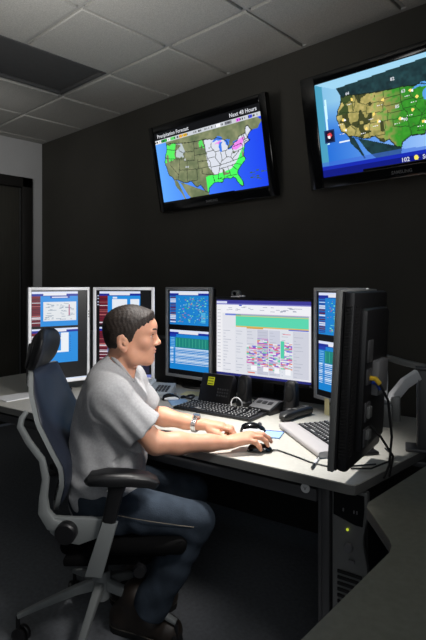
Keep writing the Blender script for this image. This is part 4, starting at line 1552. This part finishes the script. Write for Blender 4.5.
oval('headrest', M['chair_black'], (-0.682, 2.035, 1.117), (0.026, 0.122, 0.086), 2.6, 0.28)
oval('headrest_shell', M['black'], (-0.704, 2.035, 1.112), (0.012, 0.100, 0.070), 2.6, 0.28)
MB().tube([L(-0.712, 2.04, 1.14), L(-0.722, 2.04, 1.07), L(-0.715, 2.04, 1.00)], 0.01, 12, flat=(0.022, 0.007), up=(1, 0, 0)).build('headrest_stem', M['black'], ch)
# seat, mechanism, column, star base
q = MB()
q.box(L(-0.325, 2.05, 0.422), (0.46, 0.38, 0.06), bev=0.028, seg=4)
q.build('seat', M['chair_seat'], ch, sharp=60)
q = MB()
q.box(L(-0.34, 2.05, 0.384), (0.34, 0.30, 0.02), bev=0.008)
q.box(L(-0.36, 2.04, 0.345), (0.26, 0.18, 0.07), bev=0.02)
q.box(L(-0.46, 2.04, 0.41), (0.12, 0.50, 0.03), bev=0.01)
q.build('seat_mechanism', M['chair_seat'], ch)
q = MB().lathe([(0.001, -0.02), (0.020, -0.02), (0.024, 0), (0.001, 0)], L(-0.26, 1.85, 0.355), 20, 'Y')
q.cyl(L(-0.26, 1.85, 0.355), L(-0.30, 2.0, 0.355), 0.008)
q.build('tilt_knob', M['black'], ch)
q = MB().lathe([(0.024, 0.20), (0.026, 0.20), (0.026, 0.34), (0.001, 0.34)], (0, 0, 0), 20)
q.build('gas_column', M['black'], ch)
hub = MB().lathe([(0.030, 0.135), (0.036, 0.14), (0.036, 0.235), (0.030, 0.245), (0.001, 0.245)], (0, 0, 0), 24)
hub.build('base_hub', M['chair_silver'], ch)
for a in (190, 124, 52, -17, 266):
    r = math.radians(a)
    dx, dy = math.cos(r), math.sin(r)
    q = MB().tube([(dx * 0.02, dy * 0.02, 0.195), (dx * 0.10, dy * 0.10, 0.176), (dx * 0.22, dy * 0.22, 0.135), (dx * 0.315, dy * 0.315, 0.098)], 0.02, 12,
                  flat=([0.018, 0.016, 0.014, 0.012], [0.024, 0.018, 0.012, 0.009]))
    lo = q.build('base_leg', M['chair_silver'], ch)
    cx_, cy_ = dx * 0.315, dy * 0.315
    w_ = MB()
    ra = r + math.radians(60)
    ex, ey = math.cos(ra), math.sin(ra)
    for sg in (-1, 1):
        c0 = Vector((cx_ + ex * 0.006 * sg - ey * 0.015, cy_ + ey * 0.006 * sg + ex * 0.015, 0.030))
        c1_ = c0 + Vector((ex, ey, 0)) * 0.018 * sg
        w_.tube([c0, c0 + (c1_ - c0) * 0.15, c0 + (c1_ - c0) * 0.8, c1_], [0.027, 0.030, 0.030, 0.022], 24)
    w_.cyl((cx_, cy_, 0.03), (cx_, cy_, 0.095), 0.008)
    w_.build('caster', M['black'], lo)

# ------------------------------------------------------------------ the man
PB = (-0.40, 2.02, 0.0)
man = thing('person', 'seated man in grey T-shirt and blue jeans using a mouse at the desk', 'person', PB, 0)

HX, HY, HZ = -0.332, 2.0, 1.150          # between the ears
HYAW = math.radians(5)


def hp(x, y, z):
    return (HX + math.cos(HYAW) * x - math.sin(HYAW) * y, HY + math.sin(HYAW) * x + math.cos(HYAW) * y, HZ + z)


def head(F, grow=0.0, features=True):
    def E(c, r, k=0.012, op='add', pitch=0.0):
        F.ell(hp(*c), [a + grow for a in r], k, op, yaw=HYAW, pitch=pitch)
    E((0.014, 0, 0.052), (0.094, 0.075, 0.082), 0.01)
    E((-0.012, 0, 0.030), (0.068, 0.068, 0.074), 0.02)
    E((0.058, 0, 0.058), (0.057, 0.060, 0.052), 0.02)
    E((0.048, 0, -0.004), (0.056, 0.057, 0.068), 0.02)
    if not features:
        return
    for s in (-1, 1):
        E((0.088, s * 0.030, 0.043), (0.020, 0.024, 0.009), 0.012)
        E((0.070, s * 0.044, 0.000), (0.024, 0.020, 0.020), 0.02)
        F.cone(hp(0.010, s * 0.046, -0.020), hp(0.030, s * 0.040, -0.056), 0.016, 0.017, 0.035)
        F.cone(hp(0.030, s * 0.040, -0.056), hp(0.082, s * 0.014, -0.071), 0.017, 0.014, 0.03)
    F.cone(hp(0.03, 0, -0.045), hp(0.07, 0, -0.060), 0.038, 0.026, 0.02)
    E((0.084, 0, -0.063), (0.0185, 0.021, 0.016), 0.012)
    E((0.080, 0, -0.032), (0.0250, 0.032, 0.021), 0.016)
    for s in (-1, 1):
        F.ell(hp(0.110, s * 0.034, 0.0265), (0.020, 0.018, 0.012), 0.010, 'cut', yaw=HYAW)
    F.cone(hp(0.102, 0, 0.036), hp(0.116, 0, 0.002), 0.0085, 0.0105, 0.010)
    E((0.119, 0, -0.003), (0.012, 0.011, 0.010), 0.008)
    for s in (-1, 1):
        E((0.108, s * 0.012, -0.007), (0.012, 0.008, 0.008), 0.006)
        F.ell(hp(0.113, s * 0.007, -0.0135), (0.005, 0.004, 0.003), 0.003, 'cut', yaw=HYAW)
        F.cone(hp(0.103, s * 0.022, 0.0345), hp(0.091, s * 0.044, 0.031), 0.0042, 0.0040, 0.005)
        F.cone(hp(0.101, s * 0.022, 0.0185), hp(0.090, s * 0.043, 0.0200), 0.0035, 0.0035, 0.005)
    E((0.1035, 0, -0.0270), (0.0085, 0.020, 0.0055), 0.004)
    E((0.1015, 0, -0.0385), (0.0085, 0.018, 0.0060), 0.004)
    F.ell(hp(0.112, 0, -0.0325), (0.008, 0.024, 0.0016), 0.003, 'cut', yaw=HYAW)
    for s in (-1, 1):
        E((-0.012, s * 0.074, 0.004), (0.020, 0.009, 0.032), 0.008, pitch=-0.2)
        E((-0.004, s * 0.078, -0.020), (0.010, 0.006, 0.012), 0.006)
        F.ell(hp(-0.008, s * 0.084, 0.006), (0.010, 0.006, 0.018), 0.005, 'cut', yaw=HYAW, pitch=-0.2)
        F.ell(hp(-0.004, s * 0.081, 0.003), (0.006, 0.004, 0.007), 0.004, 'add', yaw=HYAW)


# joints: nearer arm (-) and farther arm (+)
SHn, ELn, WRn = (-0.368, 1.850, 0.972), (-0.205, 1.862, 0.802), (0.052, 1.935, 0.782)
SHf, ELf, WRf = (-0.355, 2.190, 0.975), (-0.270, 2.235, 0.815), (-0.060, 2.150, 0.792)

xs = axis((-0.56, -0.43, 0.006), (-0.43, -0.17, 0.0026), (-0.17, 0.0, 0.005), (0.0, 0.25, 0.0028))
ys = axis((1.76, 1.90, 0.004), (1.90, 2.11, 0.0028), (2.11, 2.34, 0.0045))
zs = axis((0.06, 0.725, 0.009), (0.725, 0.84, 0.0028), (0.84, 1.03, 0.006), (1.03, 1.32, 0.0026))
B = Field(xs, ys, zs)
# trunk and legs stay inside the clothes
B.loft([(0.47, -0.50, -0.33, 2.02, 0.135), (0.58, -0.515, -0.315, 2.02, 0.14), (0.75, -0.52, -0.30, 2.02, 0.14), (0.93, -0.49, -0.285, 2.02, 0.155), (0.98, -0.46, -0.32, 2.02, 0.10)], 0.03)
B.cone((-0.372, 2.012, 1.00), hp(-0.016, 0, -0.015), 0.056, 0.050, 0.03)
B.cone((-0.345, 2.010, 1.03), hp(0.012, 0, -0.045), 0.038, 0.036, 0.03)
head(B)
for hip, knee, ank in (((-0.40, 1.925, 0.555), (-0.062, 1.965, 0.478), (-0.25, 1.99, 0.12)), ((-0.41, 2.12, 0.555), (-0.09, 2.19, 0.495), (-0.28, 2.215, 0.12))):
    B.cone(hip, knee, 0.068, 0.045, 0.03)
    B.cone(knee, tuple(knee[i] * 0.2 + ank[i] * 0.8 for i in range(3)), 0.043, 0.034, 0.02)
for SH, EL, WR in ((SHn, ELn, WRn), (SHf, ELf, WRf)):
    mid = tuple(EL[i] * 0.70 + WR[i] * 0.30 for i in range(3))
    B.cone(SH, EL, 0.048, 0.038, 0.03)
    B.chain([EL, mid, tuple(EL[i] * 0.25 + WR[i] * 0.75 for i in range(3)), WR], [0.039, 0.038, 0.029, 0.0250], 0.02)
# nearer hand, palm down over the mouse
W0 = (WRn[0] + 0.012, WRn[1] + 0.003, WRn[2] + 0.004)
mcp = [((0.128, 1.934, 0.790), 0.0135), ((0.140, 1.954, 0.798), 0.0145), ((0.146, 1.975, 0.801), 0.015), ((0.140, 1.996, 0.797), 0.0145)]
for (p, r) in mcp:
    B.cone((W0[0] + 0.01, W0[1] + (p[1] - 1.962) * 0.45, W0[2]), p, 0.018, r, 0.014)
fing = [[(0.128, 1.934, 0.790), (0.157, 1.929, 0.786), (0.172, 1.930, 0.770), (0.178, 1.932, 0.757)],
        [(0.140, 1.954, 0.798), (0.180, 1.951, 0.797), (0.199, 1.951, 0.782), (0.207, 1.952, 0.766)],
        [(0.146, 1.975, 0.801), (0.190, 1.976, 0.800), (0.211, 1.977, 0.788), (0.222, 1.978, 0.773)],
        [(0.140, 1.996, 0.797), (0.181, 1.998, 0.796), (0.202, 1.999, 0.783), (0.211, 1.999, 0.769)]]
for f in fing:
    B.chain(f, [0.0105, 0.0095, 0.0086, 0.0072], 0.006)
B.chain([(0.082, 1.975, 0.780), (0.112, 2.010, 0.775), (0.145, 2.020, 0.767), (0.168, 2.016, 0.760)], [0.017, 0.0125, 0.0105, 0.0085], 0.008)
# farther hand, loosely curled on the desk
W1 = (WRf[0] + 0.012, WRf[1] - 0.005, WRf[2])
mcp2 = [(0.028, 2.158, 0.782), (0.036, 2.140, 0.791), (0.038, 2.120, 0.795), (0.033, 2.100, 0.792)]
for p in mcp2:
    B.cone((W1[0] + 0.012, W1[1] + (p[1] - 2.128) * 0.5, W1[2] + 0.002), p, 0.018, 0.0145, 0.014)
f2 = [[(0.028, 2.158, 0.782), (0.055, 2.156, 0.776), (0.060, 2.150, 0.758), (0.050, 2.147, 0.751)],
      [(0.036, 2.140, 0.791), (0.071, 2.136, 0.784), (0.079, 2.130, 0.764), (0.068, 2.127, 0.752)],
      [(0.038, 2.120, 0.795), (0.076, 2.113, 0.788), (0.086, 2.107, 0.767), (0.075, 2.104, 0.752)],
      [(0.033, 2.100, 0.792), (0.070, 2.090, 0.786), (0.083, 2.084, 0.767), (0.074, 2.081, 0.753)]]
for f in f2:
    B.chain(f, [0.0105, 0.0095, 0.0086, 0.0075], 0.006)
B.chain([(-0.015, 2.115, 0.782), (0.018, 2.082, 0.772), (0.048, 2.070, 0.762), (0.068, 2.066, 0.756)], [0.017, 0.0125, 0.0105, 0.0085], 0.008)
body = B.mesh('body', M['skin'], man, PB, smooth=1)

# hair: the head's own surface pushed out above the hairline
xs = axis((-0.45, -0.18, 0.0028))
ys = axis((1.89, 2.11, 0.0028))
zs = axis((1.08, 1.32, 0.0028))
Hf = Field(xs, ys, zs)
head(Hf, grow=0.0035, features=False)
X, Y, Z = Hf.grids((slice(None),) * 3)
lx = (X - HX) * math.cos(HYAW) + (Y - HY) * math.sin(HYAW)
ly = -(X - HX) * math.sin(HYAW) + (Y - HY) * math.cos(HYAW)
lz = Z - HZ
line_z = np.interp(lx, [-0.10, -0.06, -0.035, -0.022, -0.004, 0.012, 0.024, 0.034, 0.052, 0.075, 0.100, 0.125], [-0.045, -0.042, -0.028, 0.030, 0.036, 0.006, 0.006, 0.040, 0.060, 0.073, 0.089, 0.102])
strand = 0.0004 * np.sin(lx * 420 + ly * 160 + 2 * np.sin(lz * 90)) + 0.0002 * np.sin(ly * 520 + lx * 130 + lz * 60)
thickness = 0.0085 * np.clip((lz - 0.03) / 0.07, 0, 1) + 0.004 * np.clip(-(lx + 0.02) / 0.05, 0, 1) + 0.004 * np.clip((lx - 0.07) / 0.03, 0, 1)
thickness = thickness * np.clip((lz - line_z) / 0.028, 0, 1)
Hf.vol = np.maximum(Hf.vol + strand - thickness, (line_z - lz) * 0.8 + 0.0022 * np.sin(lx * 330 + ly * 90) + 0.0014 * np.sin(lx * 610 + lz * 200)).astype(np.float32)
Hf.mesh('hair', M['hair'], man, PB, smooth=1)

for s in (-1, 1):
    e = MB().ball((0, 0, 0), 0.0125, 20)
    for i, f in enumerate(e.f):
        c = sum((Vector(e.v[k]) for k in f), Vector()) / len(f)
        e.mi[i] = 1 if (c.x > 0.0108 - 0.0002 * s) else 0
    eo = e.build('eye', [M['eye_white'], M['iris']], man)
    p = hp(0.0845, s * 0.032, 0.0265)
    eo.location = (p[0] - PB[0], p[1] - PB[1], p[2] - PB[2])
    eo.rotation_euler = (0, math.radians(14), HYAW)
    q = MB().tube([Vector(hp(*a)) - Vector(PB) for a in ((0.1130, s * 0.013, 0.047), (0.1110, s * 0.027, 0.0515), (0.1030, s * 0.042, 0.052), (0.090, s * 0.053, 0.047))], [0.003, 0.0042, 0.0040, 0.002], 8)
    q.build('eyebrow', M['hair'], man)

for s in (-1, 1):
    q = MB().tube([Vector(hp(*a)) - Vector(PB) for a in ((0.1030, s * 0.020, 0.0305), (0.1005, s * 0.033, 0.0330), (0.0935, s * 0.043, 0.0290))], [0.0016, 0.0030, 0.0018], 6)
    q.build('eyelashes', M['hair'], man)
q = MB()
q.tube([Vector(hp(*a)) - Vector(PB) for a in ((0.0935, -0.023, -0.0325), (0.1045, -0.014, -0.0290), (0.1095, 0, -0.0280), (0.1045, 0.014, -0.0290), (0.0935, 0.023, -0.0325))], [0.0012, 0.0034, 0.0042, 0.0034, 0.0012], 8)
q.tube([Vector(hp(*a)) - Vector(PB) for a in ((0.0935, -0.022, -0.0335), (0.1030, -0.013, -0.0375), (0.1075, 0, -0.0385), (0.1030, 0.013, -0.0375), (0.0935, 0.022, -0.0335))], [0.0012, 0.0036, 0.0046, 0.0036, 0.0012], 8)
q.build('lips', M['lip'], man)

# T-shirt
xs = axis((-0.61, -0.16, 0.004))
ys = axis((1.74, 2.34, 0.0045))
zs = axis((0.48, 1.13, 0.0042))
S = Field(xs, ys, zs)
YC = 2.02
S.loft([(0.500, -0.535, -0.285, YC, 0.165), (0.54, -0.550, -0.275, YC, 0.172), (0.64, -0.557, -0.265, YC, 0.170), (0.73, -0.556, -0.258, YC, 0.168), (0.83, -0.545, -0.252, YC, 0.172),
        (0.93, -0.522, -0.255, YC, 0.176), (0.985, -0.500, -0.272, YC, 0.170), (1.02, -0.482, -0.290, YC, 0.150), (1.05, -0.464, -0.303, YC - 0.003, 0.104), (1.08, -0.436, -0.318, YC - 0.005, 0.072), (1.105, -0.400, -0.335, YC - 0.007, 0.062)], 0.03)
for SH, EL, sg in ((SHn, ELn, -1), (SHf, ELf, 1)):
    e = tuple(SH[i] + (EL[i] - SH[i]) * (0.74 if sg < 0 else 0.80) for i in range(3))
    e2 = tuple(SH[i] + (EL[i] - SH[i]) * 1.10 for i in range(3))
    S.cone((-0.410, YC + sg * 0.07, 1.026), (SH[0] - 0.012, SH[1] - sg * 0.016, SH[2] + 0.002), 0.042, 0.056, 0.05)
    S.cone(SH, e2, 0.060, 0.062, 0.06)
    S.cone((SH[0] - 0.03, SH[1] - sg * 0.03, SH[2] - 0.06), (EL[0] - 0.03, EL[1] - sg * 0.02, EL[2] + 0.05), 0.056, 0.050, 0.06)
    n = np.array(EL) - np.array(SH)
    n /= np.linalg.norm(n)
    X, Y, Z = S.grids((slice(None),) * 3)
    # hem of the sleeve
    pl = (X - e[0]) * n[0] + (Y - e[1]) * n[1] + (Z - e[2]) * n[2]
    near = np.sqrt((X - EL[0]) ** 2 + (Y - EL[1]) ** 2 + (Z - EL[2]) ** 2)
    inner = (np.abs(Y - YC) < 0.150) & (X < -0.255)
    S.vol = np.where((pl > -0.002) & (near < 0.17) & ~inner, np.maximum(S.vol, pl), S.vol)
X, Y, Z = S.grids((slice(None),) * 3)
nk_ = (X + 0.395) * 0.755 + (Z - 1.098) * 0.657 - np.maximum(0, np.abs(Y - YC + 0.006) - 0.066) * 1.3          # plane through the collar
S.vol = np.maximum(S.vol, nk_)
fold = 0.0036 * np.sin(95 * (Z * 0.55 + X * 0.85) + 2.0 * np.sin(13 * Y + 9 * Z)) * np.exp(-(((X + 0.30) / 0.10) ** 2 + ((Z - 0.86) / 0.12) ** 2))
fold = fold + 0.0045 * np.sin(80 * (Z + 0.45 * X) + 3.0 * np.sin(9 * X + 17 * Y)) * np.exp(-((Z - 0.60) / 0.08) ** 2)
fold = fold + 0.0028 * np.sin(70 * (X + 0.5 * Z) + 2 * np.sin(14 * Z)) * np.exp(-((Z - 0.73) / 0.10) ** 2)
S.vol = (S.vol + fold).astype(np.float32)
S.mesh('t_shirt', M['shirt'], man, PB, smooth=2)
# collar rib
rb = []
for a in np.linspace(0, 2 * math.pi, 40, endpoint=False):
    q_ = 0.066 * math.cos(a)
    x = -0.352 + q_ * 0.657
    y = YC - 0.008 + 0.062 * math.sin(a)
    z = 1.048 - q_ * 0.755 + 0.022 * abs(math.sin(a)) ** 2
    rb.append((x - PB[0], y - PB[1], z + 0.002))
MB().tube(rb, 0.0075, 8, closed=True).build('collar', M['shirt'], man)

# jeans
xs = axis((-0.60, 0.05, 0.0045))
ys = axis((1.80, 2.34, 0.005))
zs = axis((0.06, 0.70, 0.0045))
J_ = Field(xs, ys, zs)
J_.ell((-0.43, 2.02, 0.555), (0.125, 0.165, 0.100), 0.03)
J_.loft([(0.48, -0.52, -0.31, YC, 0.15), (0.60, -0.535, -0.295, YC, 0.155), (0.64, -0.535, -0.295, YC, 0.152)], 0.03)
for hip, knee, ank, rr_ in (((-0.40, 1.925, 0.555), (-0.062, 1.965, 0.478), (-0.247, 1.988, 0.128), 1.0), ((-0.41, 2.12, 0.560), (-0.09, 2.19, 0.50), (-0.285, 2.215, 0.135), 1.0)):
    J_.cone(hip, knee, 0.092, 0.066, 0.035)
    k2 = tuple(knee[i] * 0.5 + ank[i] * 0.5 for i in range(3))
    J_.chain([knee, k2, tuple(a + (b - a) * 1.15 for a, b in zip(k2, ank))], [0.066, 0.066, 0.072], 0.02)
    n = np.array(ank) - np.array(knee)
    n /= np.linalg.norm(n)
    X, Y, Z = J_.grids((slice(None),) * 3)
    pl = (X - ank[0]) * n[0] + (Y - ank[1]) * n[1] + (Z - ank[2]) * n[2]
    dist = np.sqrt((X - ank[0]) ** 2 + (Y - ank[1]) ** 2 + (Z - ank[2]) ** 2)
    J_.vol = np.where((dist < 0.17) & (pl > -0.004), np.maximum(J_.vol, pl), J_.vol)
X, Y, Z = J_.grids((slice(None),) * 3)
fold = 0.004 * np.sin(75 * (X + 0.2 * Z) + 3 * np.sin(12 * Y)) * np.exp(-((X + 0.33) / 0.09) ** 2)
fold = fold + 0.0045 * np.sin(70 * (Z + 0.55 * X) + 2 * np.sin(14 * Y)) * np.exp(-(((X + 0.10) / 0.09) ** 2 + ((Z - 0.40) / 0.1) ** 2))
fold = fold + 0.004 * np.sin(62 * (Z - 0.3 * X)) * np.exp(-((Z - 0.20) / 0.08) ** 2)
J_.vol = (J_.vol + fold).astype(np.float32)
jo = J_.mesh('jeans', M['jeans'], man, PB, smooth=2)
# the side seam of the nearer leg, and the belt clip
q = MB()
pts = [(-0.37 + 0.30 * t, 1.832 + 0.062 * t ** 1.5, 0.560 - 0.078 * t) for t in np.linspace(0, 1, 14)]
q.tube([(x - PB[0], y - PB[1], z + 0.004) for x, y, z in pts], 0.0016, 6)
q.build('side_seam', M['stitch'], jo)
q = MB()
q.box((-0.345 - PB[0], 1.835 - PB[1], 0.630), (0.020, 0.010, 0.060), rot=(0, 0.35, 0), bev=0.003)
q.build('key_fob', M['blue'], man)
q = MB().tube([(-0.375 - PB[0], 1.838 - PB[1], 0.645), (-0.36 - PB[0], 1.830 - PB[1], 0.625), (-0.352 - PB[0], 1.832 - PB[1], 0.605)], 0.006, 8)
q.build('belt_clip', M['metal'], man)

# boots
def boot(heel, toe, ank):
    xs = axis((min(heel[0], toe[0]) - 0.09, max(heel[0], toe[0]) + 0.09, 0.004))
    ys = axis((min(heel[1], toe[1], ank[1]) - 0.09, max(heel[1], toe[1], ank[1]) + 0.09, 0.004))
    zs = axis((-0.004, 0.24, 0.004))
    F = Field(xs, ys, zs)
    h, t = np.array([*heel, 0.0]), np.array([*toe, 0.0])
    d = t - h
    P = lambda k, z: tuple(h + d * k + np.array([0, 0, z]))
    F.cone(P(0.13, 0.055), P(0.45, 0.055), 0.040, 0.044, 0.03)
    F.cone(P(0.45, 0.055), P(0.84, 0.046), 0.044, 0.046, 0.03)
    F.cone(P(0.84, 0.046), P(0.88, 0.044), 0.045, 0.040, 0.03)
    F.cone(P(0.20, 0.060), (ank[0], ank[1], 0.17), 0.046, 0.052, 0.04)
    F.cone(P(0.55, 0.065), (ank[0] + 0.01, ank[1], 0.15), 0.040, 0.045, 0.04)
    X, Y, Z = F.grids((slice(None),) * 3)
    F.vol = np.maximum(F.vol, 0.022 - Z).astype(np.float32)
    bo = F.mesh('boot', M['boot'], man, PB, smooth=1)
    out = []
    u = d / np.linalg.norm(d)
    n = np.array([-u[1], u[0], 0])
    Lb = np.linalg.norm(d)
    for s in (1, -1):
        ks = np.linspace(0, 1, 18) if s > 0 else np.linspace(1, 0, 18)
        for k in ks:
            w_ = np.interp(k, [0, 0.03, 0.12, 0.3, 0.5, 0.7, 0.85, 0.96, 1.0], [0.012, 0.028, 0.042, 0.044, 0.043, 0.050, 0.052, 0.034, 0.012])
            p = h + u * (k * (Lb + 0.012) - 0.006) + n * w_ * s
            out.append((p[0] - PB[0], p[1] - PB[1]))
    MB().prism(out, 0.0, 0.024, bev=0.003).build('boot_sole', M['sole'], bo)
    sm = MB()
    sm.tube([(p[0], p[1], 0.0265) for p in out], 0.0022, 6, closed=True)
    sm.build('welt_stitching', M['stitch'], bo)
    return bo


boot((-0.405, 2.085), (-0.128, 1.975), (-0.300, 2.025))
boot((-0.435, 2.245), (-0.160, 2.205), (-0.315, 2.222))

# wrist watch on the farther arm
wd = (Vector(WRf) - Vector(ELf)).normalized()
wcn = Vector(WRf) - wd * 0.012 - Vector(PB)
sx_ = wd.cross(Vector((0, 0, 1))).normalized()
up_ = sx_.cross(wd).normalized()
rg = [wcn + sx_ * math.cos(a) * 0.0325 + up_ * math.sin(a) * 0.0305 for a in np.linspace(0, 2 * math.pi, 28, endpoint=False)]
q = MB().tube(rg, 0.004, 8, closed=True)
q.tube([p + wd * 0.007 for p in rg], 0.0035, 8, closed=True)
q.tube([p - wd * 0.007 for p in rg], 0.0035, 8, closed=True)
wo = q.build('wristwatch', M['metal'], man)
q = MB().tube([wcn + up_ * 0.030, wcn + up_ * 0.040], [0.017, 0.016], 24)
q.build('watch_case', M['metal'], wo)
